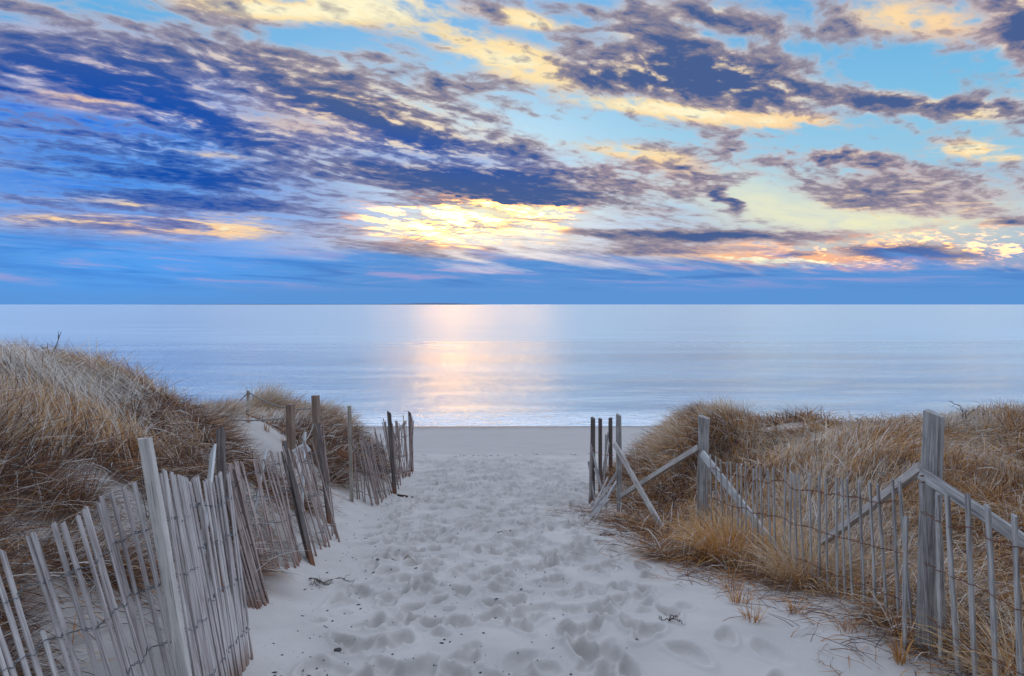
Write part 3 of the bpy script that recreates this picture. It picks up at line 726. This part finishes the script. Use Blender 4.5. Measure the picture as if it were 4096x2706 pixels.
# second left fence
f2 = tag(empty('sand_fence', (-1.65, 5.4, gz(-1.65, 5.4))), 'second left sand fence, its narrow laths fanned out and propped by a pale diagonal board', 'fence')
run(f2, L2[:3], 10, PK_BROWN, (.12, .55, .88), M_WIRE, rn, jt=.02, turn=15)
run(f2, L2[2:9], 27, PK_BROWN, (.14, .40, .64, .88), M_WIRE, rn, jt=.018, turn=28)
run(f2, L2[9:], 17, PK_BROWN, (.15, .5, .85), M_WIRE, rn, jt=.035, jb=.03, turn=15)
add_post(f2, (-1.61, 5.41, 2.89), (-2.07, 6.15, 3.74), .035, .08, M_DARKPOST, across=(.9, .4, 0), seed=6)
add_post(f2, (-1.89, 7.00, 2.70), (-2.16, 7.55, 3.66), .05, .085, M_DARKPOST, across=(.9, .4, 0), seed=7)
add_board(f2, (-2.02, 5.15, 3.14), (-2.28, 6.30, 3.66), .085, .02, M_WHITEWOOD, face=(.2, .1, 1), seed=8)
add_board(f2, (-2.05, 6.55, 2.95), (-2.32, 7.60, 3.55), .07, .02, M_WHITEWOOD, face=(.3, .1, 1), seed=9)
# third left fence, by the beach
f3 = tag(empty('sand_fence', (-2.0, 11.0, gz(-2.0, 11.0))), 'far left sand fence reaching the beach between a tall thin post and two dark planks', 'fence')
run(f3, L3[:3], 17, PK_BROWN, (.15, .5, .85), M_WIRE, rn, jt=.04, jb=.03, turn=25)
run(f3, L3[2:6], 22, PK_BROWN, (.12, .45, .8), M_WIRE, rn, jt=.06, jb=.03, turn=25)
run(f3, L3[5:], 26, PK_BROWN, (.1, .4, .75), M_RUST, rn, jt=.06, jb=.03, turn=25)
add_post(f3, (-2.13, 8.96, 2.34), (-2.17, 9.05, 3.65), .045, .09, M_POSTWOOD, across=(.95, .3, 0), seed=10)
add_post(f3, (-1.85, 10.65, 2.0), (-1.97, 10.87, 3.27), .05, .14, M_DARKPOST, across=(.95, .3, 0), slant=-.05, seed=11)
add_post(f3, (-2.20, 14.8, 1.33), (-2.26, 14.97, 2.62), .05, .13, M_DARKPOST, across=(.95, .3, 0), slant=-.06, seed=12)
add_board(f3, (-2.55, 9.9, 2.85), (-1.98, 10.9, 2.30), .08, .03, M_DARKPOST, face=(0, .3, 1), seed=13)
add_board(f3, (-2.60, 13.6, 2.05), (-2.32, 14.8, 2.45), .07, .03, M_BRACE, face=(0, .3, 1), seed=14)
tag(add_board(None, (-1.78, 10.50, gz(-1.78, 10.50) + .01), (-1.50, 10.33, gz(-1.50, 10.33) + .01), .035, .02, M_TWIG, name='driftwood_stick', seed=15),
    'dark flat stick lying on sand at the foot of the leaning plank post', 'stick')

# right fence
rn = random.Random(33)
f4 = tag(empty('sand_fence', (2.2, 5.0, gz(2.2, 5.0))), 'right grey picket fence with rusty wires and crossed brace boards between thick posts', 'fence')
R1 = [((2.03, 6.80, 2.62), (2.01, 6.80, 3.46)), ((2.13, 6.0, 2.75), (2.11, 6.02, 3.57)), ((2.23, 5.2, 2.9), (2.20, 5.22, 3.70)), ((2.30, 4.5, 3.0), (2.25, 4.52, 3.83)), ((2.38, 3.98, 3.05), (2.30, 3.98, 3.94))]
i4 = run(f4, R1, 28, PK_THIN, (.20, .52, .86), M_RUST, rn, jt=.014, jb=.006)
R2 = [((2.34, 3.76, 3.05), (2.27, 3.78, 3.99)), ((2.36, 3.4, 3.05), (2.30, 3.42, 4.02)), ((2.38, 2.9, 3.06), (2.32, 2.92, 4.05)), ((2.42, 2.3, 3.08), (2.34, 2.3, 4.07))]
run(f4, R2, 12, PK_RIGHT, (.22, .55, .84), M_RUST, rn, jt=.012, jb=.012, short=())
for (b_, t_) in (((2.24, 3.80, 3.05), (2.24, 3.82, 3.80)), ((2.50, 3.86, 3.05), (2.44, 3.84, 3.74))):
    add_picket(f4, b_, t_, (0, 1, 0), PK_RIGHT, rn)
add_post(f4, (2.37, 3.82, 3.06), (2.39, 3.84, 4.385), .092, .096, M_GREYWOOD, across=(.72, -.70, 0), slant=-.03, jit=.0015, bury=.35, seg=8, seed=16)
add_post(f4, (2.02, 7.15, 2.60), (2.03, 7.18, 3.81), .095, .095, M_GREYWOOD, across=(.8, -.6, 0), slant=-.03, jit=.0015, bury=.35, seg=8, seed=17)
add_post(f4, (1.42, 8.90, 2.25), (1.40, 8.92, 3.55), .06, .095, M_GREYWOOD, across=(.95, -.3, 0), slant=-.03, jit=.0015, bury=.35, seg=8, seed=18)
add_board(f4, (1.33, 8.78, 3.19), (1.68, 7.05, 2.48), .065, .035, M_BRACE, face=(.2, 0, 1), seed=19)
add_board(f4, (1.42, 8.80, 2.50), (1.98, 7.16, 3.49), .062, .035, M_BRACE, face=(.2, 0, 1), seed=20)
add_board(f4, (1.98, 7.05, 3.45), (2.33, 5.85, 2.85), .075, .03, M_WHITEWOOD, face=(.2, 0, 1), seed=21)
add_board(f4, (2.50, 5.40, 3.10), (2.36, 3.90, 4.06), .062, .036, M_BRACE, face=(.2, 0, 1), seed=22)
add_board(f4, (2.30, 3.79, 4.05), (2.52, 2.55, 3.72), .06, .036, M_GREYWOOD, face=(.2, 0, 1), seed=23)
for (dx_, dz_) in ((.035, .012), (.05, -.016)):
    nl = link('nail', MB().ring_tube([(0, 0, 0), (-.02, -.004, 0)], .0045, 6).mesh('nail', M_RUST), f4)
    nl.location = Vector((2.288, 3.79 - dx_, 4.045 + dz_ - dx_ * .25)) - f4.location
# broken end of the right fence
f5 = tag(empty('broken_fence', (1.3, 10.2, gz(1.3, 10.2))), 'broken right fence end by the beach, three dark posts with loose laths slumped against them', 'fence')
add_post(f5, (1.19, 9.95, 2.05), (1.19, 9.98, 3.33), .05, .085, M_DARKPOST, across=(.9, -.4, 0), slant=-.03, jit=.001, seed=24)
add_post(f5, (1.49, 11.4, 1.95), (1.48, 11.4, 3.08), .05, .075, M_DARKPOST, across=(.9, -.4, 0), slant=-.02, jit=.001, seed=25)
add_post(f5, (1.87, 12.8, 1.85), (1.86, 12.8, 2.86), .05, .10, M_DARKPOST, across=(.9, -.4, 0), slant=.0, jit=.001, seed=26)
for (b_, t_) in (((1.10, 9.6), (1.14, 9.8, 2.98)), ((1.13, 9.7), (1.16, 9.85, 2.92)), ((1.30, 9.3), (1.17, 9.85, 2.86)), ((1.18, 9.55), (1.12, 9.9, 2.7)), ((1.35, 9.45), (1.2, 9.9, 2.6)),
                 ((1.05, 9.0), (1.36, 9.6, 2.55)), ((1.00, 8.8), (1.33, 9.3, 2.50)), ((.90, 8.0), (1.30, 8.75, 2.62)), ((.96, 7.95), (1.34, 8.7, 2.72)), ((.93, 8.3), (1.38, 8.9, 2.8)),
                 ((1.02, 8.5), (1.30, 9.0, 2.4)), ((1.62, 12.0), (1.70, 12.2, 2.55)), ((1.68, 12.2), (1.72, 12.4, 2.62)), ((1.60, 11.9), (1.76, 12.3, 2.5)), ((1.66, 12.5), (1.80, 12.7, 2.6))):
    add_picket(f5, (b_[0], b_[1], gz(*b_)), t_, (1, .2, 0), PK_LEFT if rn.random() < .4 else PK_RIGHT, rn, bury=.08)
pts = [Vector(p) for p in ((1.33, 8.85, 3.02), (1.27, 9.2, 2.95), (1.2, 9.6, 2.9), (1.15, 9.9, 2.88))]
add_wire(f5, pts, Vector((1, 0, 0)), M_RUST)

# ---------------------------------------------------------------- rope barrier on the left dune
rb = tag(empty('rope_barrier', (-3.0, 9.3, gz(-3.0, 9.3))), 'rope barrier with two brown square posts and a thin stake on the left dune', 'barrier')
add_post(rb, (-2.93, 9.0, 2.45), (-2.94, 9.0, 3.68), .09, .09, M_ROPEPOST, across=(.92, -.3, 0), seed=30)
add_post(rb, (-2.80, 9.8, 2.30), (-2.85, 9.85, 3.68), .09, .09, M_ROPEPOST, across=(.92, -.3, 0), seed=31)
add_post(rb, (-3.92, 10.0, 3.0), (-3.88, 10.0, 3.73), .035, .035, M_POSTWOOD, across=(.92, -.3, 0), seed=32)
def sag(a, b, d, n_=14):
    a = Vector(a); b = Vector(b); return [a.lerp(b, i / n_) - Vector((0, 0, d * 4 * (i / n_) * (1 - i / n_))) for i in range(n_ + 1)]
def add_rope(a, b, d, r=.011):
    mb = MB(); line = sag(a, b, d, 40)
    for ph in (0, 2.09, 4.19):
        mb.ring_tube([p + Vector((0, math.sin(i * 1.1 + ph), math.cos(i * 1.1 + ph))) * r * .45 for i, p in enumerate(line)], r * .55, 4)
    link('rope', mb.mesh('rope', M_ROPE, True), rb, -rb.location)
add_rope((-3.88, 10.0, 3.71), (-2.90, 9.80, 3.50), .09)
add_rope((-3.88, 10.0, 3.71), (-5.1, 11.2, gz(-5.1, 11.2) + .12), .08)
add_rope((-2.99, 8.95, 3.50), (-4.55, 8.7, gz(-4.55, 8.7) + .22), .10)
add_rope((-2.86, 9.78, 3.28), (-2.74, 8.85, 3.19), .05, .014)
sg = empty('notice_board', (-2.70, 8.80, 3.05)); sg.rotation_euler = (R(12), R(-32), R(8))
tag(sg, 'small white notice with faint handwriting hanging tilted from the rope', 'sign')
link('board', MB().prism(.20, .012, .135, seg=2, ch=.003).mesh('board', M_SIGN), sg)
ink = MB()
for row, (z_, amp_) in enumerate(((.095, .012), (.055, .014))):
    ink.ring_tube([Vector((-.07 + .0048 * i, -.0075, z_ + amp_ * math.sin(i * 1.3) * (.5 + .5 * math.sin(i * .37 + row)))) for i in range(28)], .0016, 4)
link('handwriting', ink.mesh('handwriting', M_INK), sg)

for (x_, y_, h_, lb) in ((-2.72, 10.35, .17, 'left one of the two short dark stakes on the shaded bank'), (-2.44, 10.2, .22, 'right one of the two short dark stakes on the shaded bank')):
    z_ = gz(x_, y_)
    o = link('stake', MB().prism(.055, .04, h_ + .1, seg=2, ch=.004, rnd=rn).mesh('stake', M_DARKPOST)); orient(o, (x_, y_, z_ - .1), (x_ + .03, y_, z_ + h_), (1, 0, 0))
    tag(o, lb, 'stake', 'short stakes on the bank')

# ---------------------------------------------------------------- dune grass
def blades(name, px_, py_, hd, l0, t0, t1, wd, tone, seg=4, zoff=0.0, mat=None, rs_=None):
    """blades of grass as bent tapering strips; all arguments are arrays over the blades"""
    N_ = len(px_)
    pz_ = ground(px_, py_) - .02 + zoff
    s = np.linspace(0, 1, seg + 1)
    mids = (s[:-1] + s[1:]) / 2
    ang = t0[:, None] + (t1 - t0)[:, None] * mids[None, :]
    dl = l0[:, None] / seg
    hr = np.concatenate([np.zeros((N_, 1)), np.cumsum(np.sin(ang) * dl, 1)], 1)
    hz = np.concatenate([np.zeros((N_, 1)), np.cumsum(np.cos(ang) * dl, 1)], 1)
    sway = rs_.normal(0, .05, N_)[:, None] * (s ** 2)[None, :] * l0[:, None]
    cx, sx = np.cos(hd)[:, None], np.sin(hd)[:, None]
    PX = px_[:, None] + hr * cx - sway * sx; PY = py_[:, None] + hr * sx + sway * cx; PZ_ = pz_[:, None] + hz
    # keep matted blades on top of the ground
    g = height(PX, PY) + .015 + .02 * s[None, :]
    PZ_ = np.maximum(PZ_, np.where(s[None, :] > 0, g, -9))
    tw = rs_.uniform(0, math.pi, N_)[:, None]
    wxv = np.cos(tw) * -sx + np.sin(tw) * .3 * cx; wyv = np.cos(tw) * cx + np.sin(tw) * .3 * sx; wzv = np.sin(tw) * .8 + 0 * wxv
    hw = wd[:, None] * .5 * np.array([1, 1, .85, .6, 0][:seg + 1] if seg == 4 else np.r_[np.linspace(1, .6, seg), 0])[None, :]
    A = np.stack([PX - wxv * hw, PY - wyv * hw, PZ_ - wzv * hw], -1); Bv = np.stack([PX + wxv * hw, PY + wyv * hw, PZ_ + wzv * hw], -1)
    per = 2 * seg + 1
    V = np.empty((N_, per, 3)); V[:, 0:2 * seg:2] = A[:, :seg]; V[:, 1:2 * seg:2] = Bv[:, :seg]; V[:, -1] = A[:, seg]
    fl = []; lt = []
    for q_ in range(seg - 1): fl += [2 * q_, 2 * q_ + 1, 2 * q_ + 3, 2 * q_ + 2]; lt.append(4)
    fl += [2 * seg - 2, 2 * seg - 1, 2 * seg]; lt.append(3)
    F = (np.array(fl)[None, :] + (np.arange(N_) * per)[:, None]).ravel(); LT = np.tile(lt, N_)
    me_ = mesh_np(name, V.reshape(-1, 3), F, LT, mat or M_GRASS)
    fattr(me_, 'tone', np.repeat(np.clip(tone, 0, 1), per))
    al = np.empty(per); al[0:2 * seg:2] = s[:seg]; al[1:2 * seg:2] = s[:seg]; al[-1] = 1
    fattr(me_, 'along', np.tile(al, N_))
    return me_

def field_of_grass(name, side, n_, label, seed):
    g = np.random.RandomState(seed)
    X = []; Y = []; 
    while sum(map(len, X)) < n_:
        m_ = 200000
        y = 1.8 + 17 * g.rand(m_) ** 1.0
        x = -T(XL, y) * 0 + (T(XL, y) - .2 - g.rand(m_) * (.62 * y + 2.2) if side < 0 else T(XR, y) - .75 + g.rand(m_) * (.68 * y + 2.2))
        w = grassmask(x, y)
        clump = .55 + .45 * np.clip(und(x * 2.1, y * 2.1, 1, 8) * .8 + .4, 0, 1)
        dist = np.clip((4.5 / np.hypot(x, y)) ** 1.15, 0, 1) * (.62 * y + 2.2) / 9
        hid = 1 - .75 * sst(-1.5, -4.5, x + .58 * y) if side < 0 else 1
        ok = g.rand(m_) < w * clump * dist * 1.3 * hid
        X.append(x[ok]); Y.append(y[ok])
    x = np.concatenate(X)[:n_]; y = np.concatenate(Y)[:n_]
    # blades spring from tussocks
    tx = np.round(x / .17 + .5 * np.sin(y * 9)) * .17; ty = np.round(y / .17 + .5 * np.sin(x * 7)) * .17
    q_ = g.rand(n_) < .55
    x = np.where(q_, x + (tx - x) * .6, x); y = np.where(q_, y + (ty - y) * .6, y)
    gm = grassmask(x, y)
    sl = T(XL, y) - x; sr = x - T(XR, y)
    big_ = np.clip(und(x * .8, y * .8, .3, 3) * .5, -1, 1)                # slow changes of colour over the dune
    small = np.clip(und(x * 3, y * 3, .5, 8) * .6, -1, 1)
    wind = math.pi + .25 + .35 * und(x * .6, y * .6, .3, 2) + g.normal(0, .45 if side < 0 else .8, n_)
    fall = g.rand(n_)
    up = .22 + .25 * und(x * 1.7 + 3, y * 1.7, .5, 4)
    upright = g.rand(n_) < np.clip(up, .06, .7)
    t0 = np.where(upright, g.uniform(0.05, .5, n_), g.uniform(.35, 1.15, n_))
    t1 = t0 + np.where(upright, g.uniform(.25, .9, n_), g.uniform(.5, 1.4, n_))
    if side < 0:
        t0 = np.where(upright, t0 + .15, g.uniform(.6, 1.25, n_)); t1 = np.where(upright, t1, t0 + g.uniform(.05, .65, n_))
    L = np.where(upright, g.uniform(.20, .38, n_), g.uniform(.24, .52, n_)) * (.62 + .32 * gm)
    heading = wind + np.where(g.rand(n_) < .30, g.uniform(-2.6, 2.6, n_), 0)
    if side < 0:
        tone = .60 + .16 * big_ + .18 * small + g.normal(0, .22, n_)
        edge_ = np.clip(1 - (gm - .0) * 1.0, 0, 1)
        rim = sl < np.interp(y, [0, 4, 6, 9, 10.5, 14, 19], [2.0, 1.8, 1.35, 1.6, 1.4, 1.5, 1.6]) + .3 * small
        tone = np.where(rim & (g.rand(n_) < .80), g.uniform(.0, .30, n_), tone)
        # roots and dead stems hang over the rim of the bank
        hang = rim & (g.rand(n_) < .45)
        heading = np.where(hang, g.normal(-.3, .7, n_), heading); t0 = np.where(hang, g.uniform(.8, 1.6, n_), t0); t1 = np.where(hang, g.uniform(1.5, 2.3, n_), t1)
        crest = y < 0
    else:
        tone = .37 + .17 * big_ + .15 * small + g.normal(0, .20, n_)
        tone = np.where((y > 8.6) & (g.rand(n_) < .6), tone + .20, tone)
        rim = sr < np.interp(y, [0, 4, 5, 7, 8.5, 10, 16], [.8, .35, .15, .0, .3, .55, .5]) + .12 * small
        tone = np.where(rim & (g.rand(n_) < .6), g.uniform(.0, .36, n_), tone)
        hang = rim & (g.rand(n_) < .35)
        heading = np.where(hang, g.normal(math.pi + .5, .7, n_), heading); t0 = np.where(hang, g.uniform(.6, 1.3, n_), t0); t1 = np.where(hang, g.uniform(1.4, 2.1, n_), t1)
    dead = g.rand(n_) < .14
    tone = np.where(dead, g.uniform(0, .25, n_), tone)
    bold = g.rand(n_) < .10                          # broad bleached blades that catch the eye
    tone = np.where(bold, g.uniform(.72, 1.0, n_), tone)
    d_ = np.hypot(x, y)
    wd = np.where(bold, g.uniform(.005, .0085, n_), g.uniform(.0026, .0048, n_)) * np.clip(d_ / 6, .8, 1.8)
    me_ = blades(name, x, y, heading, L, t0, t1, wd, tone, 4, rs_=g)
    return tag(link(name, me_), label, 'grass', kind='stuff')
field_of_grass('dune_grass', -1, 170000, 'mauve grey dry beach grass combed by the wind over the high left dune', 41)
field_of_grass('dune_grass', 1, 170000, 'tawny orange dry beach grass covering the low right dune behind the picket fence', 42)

# stiff dead brush and roots on the scarp of the left dune
g_ = np.random.RandomState(43)
y_ = g_.uniform(2.2, 15.5, 90000); s_ = g_.uniform(.25, 1.9, 90000); x_ = T(XL, y_) - s_
w_ = sst(.0, .2, s_ - np.interp(y_, [2, 3.4, 4.5, 6, 8, 10, 12, 15], [.95, .8, .55, .42, .65, .38, .4, .6])) * sst(1.9, 1.0, s_ + .35 * und(x_ * 2, y_ * 2, .8, 5))
w_ = w_ * np.clip(1 - 1.4 * gauss(x_, y_, -3.2, 8.9, .75, 1.2) - 1.3 * gauss(x_, y_, -2.85, 4.6, .3, .3), 0, 1) * np.clip(5 / np.hypot(x_, y_), 0, 1) ** .7 * (.35 + .65 * sst(-.3, .3, und(x_ * 2.4, y_ * 2.4, .8, 6)))
ok_ = g_.rand(90000) < w_ * .55; x_ = x_[ok_]; y_ = y_[ok_]; nb_ = len(x_)
hd_ = np.where(g_.rand(nb_) < .5, g_.normal(-.2, .8, nb_), g_.uniform(0, 6.283, nb_)); a0 = g_.uniform(.3, 1.5, nb_)
tag(link('dead_brush', blades('dead_brush', x_, y_, hd_, g_.uniform(.12, .36, nb_), a0, a0 + g_.uniform(.1, .9, nb_), g_.uniform(.003, .006, nb_) * np.clip(np.hypot(x_, y_) / 6, .8, 1.6),
    np.clip(g_.normal(.13, .09, nb_), 0, .34), 4, rs_=g_)), 'dark reddish brown dead brush and roots on the scarp behind the left fences', 'brush', kind='stuff')

def tuft(name, cx, cy, n_, spread, L, tone, label, cat='grass tuft', group=None, lean=.5, seed=1, hdir=None, wd=.005):
    g = np.random.RandomState(seed)
    a = g.uniform(0, 6.283, n_); r = spread * np.sqrt(g.rand(n_))
    x = cx + r * np.cos(a); y = cy + r * np.sin(a)
    hd = a + g.normal(0, .5, n_) if hdir is None else g.normal(hdir, 1.0, n_)
    t0 = g.uniform(0, lean, n_); t1 = t0 + g.uniform(.3, 1.5 * lean + .3, n_)
    me_ = blades(name, x, y, hd, L * g.uniform(.5, 1.1, n_), t0, t1, np.full(n_, wd) * g.uniform(.8, 1.2, n_), tone + g.normal(0, .1, n_), 4, rs_=g)
    zc = gz(cx, cy)
    me_.transform(Matrix.Translation((-cx, -cy, -zc)))
    return tag(link(name, me_, None, (cx, cy, zc)), label, cat, group)
GT = 'grass tufts on the sand before the right fence'
tuft('grass_tuft', 1.54, 4.55, 60, .06, .20, .34, 'orange tuft standing highest of those on open sand left of the right fence', group=GT, seed=51)
tuft('grass_tuft', 1.50, 4.16, 46, .05, .16, .32, 'short orange tuft with dark litter around it, below the highest one', group=GT, seed=52)
tuft('grass_tuft', 1.83, 4.32, 44, .045, .17, .36, 'small upright orange tuft nearest the middle of the right fence', group=GT, seed=53)
tuft('grass_tuft', 2.12, 3.64, 30, .025, .20, .36, 'narrow yellow orange tuft standing alone in front of the thick right post', group=GT, lean=.25, seed=54, wd=.007)
tuft('grass_tuft', 1.62, 4.95, 44, .06, .18, .30, 'reddish tuft at the lower edge of the grass mound', group=GT, seed=55)
tuft('grass_tuft', 1.30, 6.6, 40, .05, .17, .28, 'brown tuft beside the foot of the long leaning brace board', group=GT, seed=56)
for k_, (x_, y_) in enumerate(((-3.62, 9.3), (-3.42, 9.45), (-3.2, 9.5), (-3.0, 9.45))):
    tuft('grass_tuft', x_, y_, 26, .03, .17, .34, ('leftmost', 'second from the left', 'third from the left', 'rightmost')[k_] + ' of four small orange tufts in the sand gap behind the rope', group='small tufts in the sand gap of the left dune', lean=.25, seed=100 + k_, wd=.006)
tuft('grass_tuft', 1.98, 3.95, 26, .05, .15, .36, 'low sprawling tuft on sand left of the thick right post', group=GT, seed=57)
tuft('grass_clump', 1.96, 6.0, 900, .24, .62, .50, 'large drooping grass clump at the left end of the right picket run', 'grass clump', seed=61, lean=.8, wd=.006)
tuft('grass_clump', 2.22, 5.15, 520, .20, .52, .62, 'second drooping grass clump growing through the middle of the right pickets', 'grass clump', seed=62, lean=.8, wd=.006)
tuft('grass_clump', 2.62, 3.35, 320, .20, .60, .58, 'loose grass clump with long arching blades under the nearest right pickets', 'grass clump', seed=63, lean=.8, wd=.005)
tuft('grass_clump', -4.35, 11.9, 900, .30, .62, .74, 'windswept pale clump standing up on the left dune skyline above the rope', 'grass clump', seed=64, lean=.6, hdir=.1, wd=.007)
tuft('grass_clump', 2.55, 10.9, 900, .30, .52, .70, 'grey green clump at the left end of the right dune skyline', 'grass clump', seed=65, lean=.6, hdir=math.pi, wd=.007)
tuft('grass_clump', 3.35, 10.6, 800, .35, .50, .68, 'bushy clump on the right dune skyline left of the bare sand', 'grass clump', seed=66, lean=.6, hdir=math.pi, wd=.007)

# ---------------------------------------------------------------- twigs and dead plants
def branchy(name, base, dirs, mat, label, cat, seed, r=.006, flat=False):
    g = random.Random(seed); mb = MB()
    def grow(p, d, L, r_, depth):
        pts_ = [p]; n_ = 5
        for i in range(n_):
            d = (d + Vector((g.gauss(0, .18), g.gauss(0, .18), g.gauss(0, .12)))).normalized()
            p = p + d * (L / n_)
            if flat: p.z = gz(p.x, p.y) + .008 + .02 * g.random()
            pts_.append(p)
            if depth > 0 and g.random() < .55:
                grow(p, (d + Vector((g.gauss(0, .7), g.gauss(0, .7), g.gauss(0, .4)))).normalized(), L * .45, r_ * .6, depth - 1)
        mb.ring_tube(pts_, [r_ * (1 - .7 * i / n_) for i in range(n_ + 1)], 5)
    b = Vector(base)
    for (d, L) in dirs: grow(b.copy(), Vector(d).normalized(), L, r, 2)
    me_ = mb.mesh(name, mat, True); me_.transform(Matrix.Translation(-b))
    return tag(link(name, me_, None, b), label, cat)
def gp(x, y, dz=0.0): return (x, y, gz(x, y) + dz)
branchy('dead_plant', gp(-4.5, 6.6), [((.45, 0, .8), .34), ((.1, 0, .9), .22)], M_TWIG, 'dark dead stem rising above the left dune skyline against the sea', 'dead plant', 71, r=.008)
branchy('bare_shrub', gp(6.0, 9.0, .05), [((-.3, 0, 1), .30), ((.4, 0, .8), .28)], M_TWIG, 'bare thorny shrub on the right dune skyline near the picture edge', 'shrub', 72, r=.008)
branchy('bare_shrub', gp(1.9, 8.0), [((-.3, 0, 1), .5), ((.3, .1, .9), .55), ((.1, 0, 1), .4)], M_TWIG, 'dark leafless shrub in the grass between the two crossed brace boards', 'shrub', 73, r=.006)
branchy('bare_shrub', gp(1.5, 9.3), [((-.4, -.2, .6), .5), ((.5, -.2, .5), .5), ((.1, -.4, .3), .5)], M_TWIG, 'tangled leafless shrub behind the loose laths of the broken fence', 'shrub', 74, r=.006)
branchy('twig', gp(.96, 4.08, .01), [((.5, .5, .1), .14), ((-.3, .3, .1), .07), ((.3, -.2, 0), .08)], M_TWIG, 'black forked twig lying in a footprint on the right side of the path', 'twig', 75, r=.004, flat=True)
branchy('twig', gp(-1.52, 5.02, .01), [((.8, .2, .1), .3), ((.5, -.5, .1), .2)], M_TWIG, 'knotty brown twig on the sand below the second left fence', 'twig', 76, r=.005, flat=True)
branchy('twig', gp(-1.05, 5.85, .015), [((1, .15, 0), .26)], M_STEM, 'thin straight reddish twig lying across the path beside the second left fence', 'twig', 77, r=.0045, flat=True)
branchy('twig', gp(.9, 6.9, .01), [((.9, .3, 0), .45), ((.6, .6, 0), .3)], M_TWIG, 'long dark twig lying on smooth sand below the crossed boards', 'twig', 78, r=.004, flat=True)
branchy('twig', gp(1.70, 3.40, .01), [((-.25, .9, .1), .22)], M_STEM, 'slender curved stem on the bare sand at the lower right', 'twig', 79, r=.003, flat=True)
def lump(name, x, y, r, mat, label, cat, seed):
    g = np.random.RandomState(seed); me_ = bpy.data.meshes.new(name)
    import bmesh
    bm = bmesh.new(); bmesh.ops.create_icosphere(bm, subdivisions=2, radius=r)
    for v in bm.verts: v.co = v.co * (1 + g.normal(0, .13)); v.co.z *= .55; v.co.x *= 1.5
    bm.to_mesh(me_); bm.free(); me_.materials.append(mat)
    return tag(link(name, me_, None, gp(x, y, r * .2)), label, cat)
lump('driftwood_chunk', -.12, 7.3, .035, M_WEED, 'dark chunk of driftwood lying in the middle of the path', 'driftwood', 81)
lump('seaweed_clump', -1.35, 6.9, .03, M_WEED, 'black seaweed clump on the path by the second left fence end', 'seaweed', 82)
lump('seaweed_clump', -.98, 3.75, .016, M_WEED, 'black seaweed scrap lowest on the left side of the path', 'seaweed', 83)
lump('seaweed_clump', .92, 8.9, .03, M_TWIG, 'brown scrap on smooth sand left of the broken fence', 'seaweed', 84)

# small dark bits of dry seaweed strewn over the path
def debris(name, n_, xy, rmin, rmax, mat, label, seed):
    g = np.random.RandomState(seed); V = []; F = []; LT = []
    base = np.array([(1, 0, 0), (-1, 0, 0), (0, 1, 0), (0, -1, 0), (0, 0, 1), (0, 0, -.6)], float)
    tri = np.array([(0, 2, 4), (2, 1, 4), (1, 3, 4), (3, 0, 4), (2, 0, 5), (1, 2, 5), (3, 1, 5), (0, 3, 5)])
    x, y = xy(g, n_); z = ground(x, y)
    for i in range(n_):
        r = rmin + (rmax - rmin) * g.rand() ** 3; a = g.uniform(0, 6.28)
        p = base * np.array([r * g.uniform(.8, 2.4), r * g.uniform(.5, 1), r * .6]) * g.uniform(.7, 1.2, (6, 1))
        c, s = math.cos(a), math.sin(a)
        q = np.stack([p[:, 0] * c - p[:, 1] * s + x[i], p[:, 0] * s + p[:, 1] * c + y[i], p[:, 2] + z[i] + r * .2], -1)
        V.append(q); F.append(tri + 6 * i)
    me_ = mesh_np(name, np.concatenate(V), np.concatenate(F).ravel(), [3] * (8 * n_), mat, False)
    return tag(link(name, me_), label, 'debris', kind='stuff')
def on_path(g, n_):
    y = 2.6 + 10 * g.rand(n_) ** 1.3
    x = T(XL, y) + .25 + (1.9) * g.rand(n_) ** 1.5 + .1 * g.normal(size=n_)
    return x, y
debris('seaweed_bits', 1100, on_path, .0025, .011, M_WEED, 'tiny dark bits of dry seaweed strewn over the trodden path', 91)
def on_tideline(g, n_):
    x = g.uniform(-9, 9, n_); y = 18.75 + .18 * np.sin(x * .8) + g.normal(0, .12, n_); return x, y
debris('tide_wrack', 420, on_tideline, .006, .026, M_WEED, 'thin dark line of wrack along the edge of the smooth beach', 92)

# dead stems lying flat on the sand below the right fence and on the left bank
def litter(name, n_, xy, label, seed, tone=.18):
    g = np.random.RandomState(seed); x, y = xy(g, n_)
    hd = g.uniform(0, 6.283, n_) if seed % 2 else g.normal(math.pi + .6, .8, n_)
    me_ = blades(name, x, y, hd, g.uniform(.08, .34, n_), g.uniform(1.3, 1.6, n_), g.uniform(1.5, 1.8, n_), g.uniform(.003, .006, n_), tone + g.normal(0, .12, n_), 4, zoff=.02, rs_=g)
    return tag(link(name, me_), label, 'litter', kind='stuff')
def right_sand(g, n_):
    y = 3.1 + 6.5 * g.rand(n_) ** 1.2
    e = T(XR, y) + np.interp(y, [3, 4.3, 6, 9.6], [.3, -.15, -.6, -.2])
    return e - np.abs(g.normal(0, .28, n_)) + .1, y
litter('dead_stems', 1500, right_sand, 'dark dead stems scattered on the sand along the right grass edge', 93)
def left_bank(g, n_):
    y = 2.6 + 9 * g.rand(n_); e = T(XL, y) - np.interp(y, [2, 3.4, 4.5, 6, 8, 10, 12], [.75, .65, .5, .35, .45, .35, .4])
    return e + np.abs(g.normal(0, .22, n_)) - .15, y
litter('dead_stems', 1600, left_bank, 'dark dead stems fallen on the sand bank behind the left fences', 94)
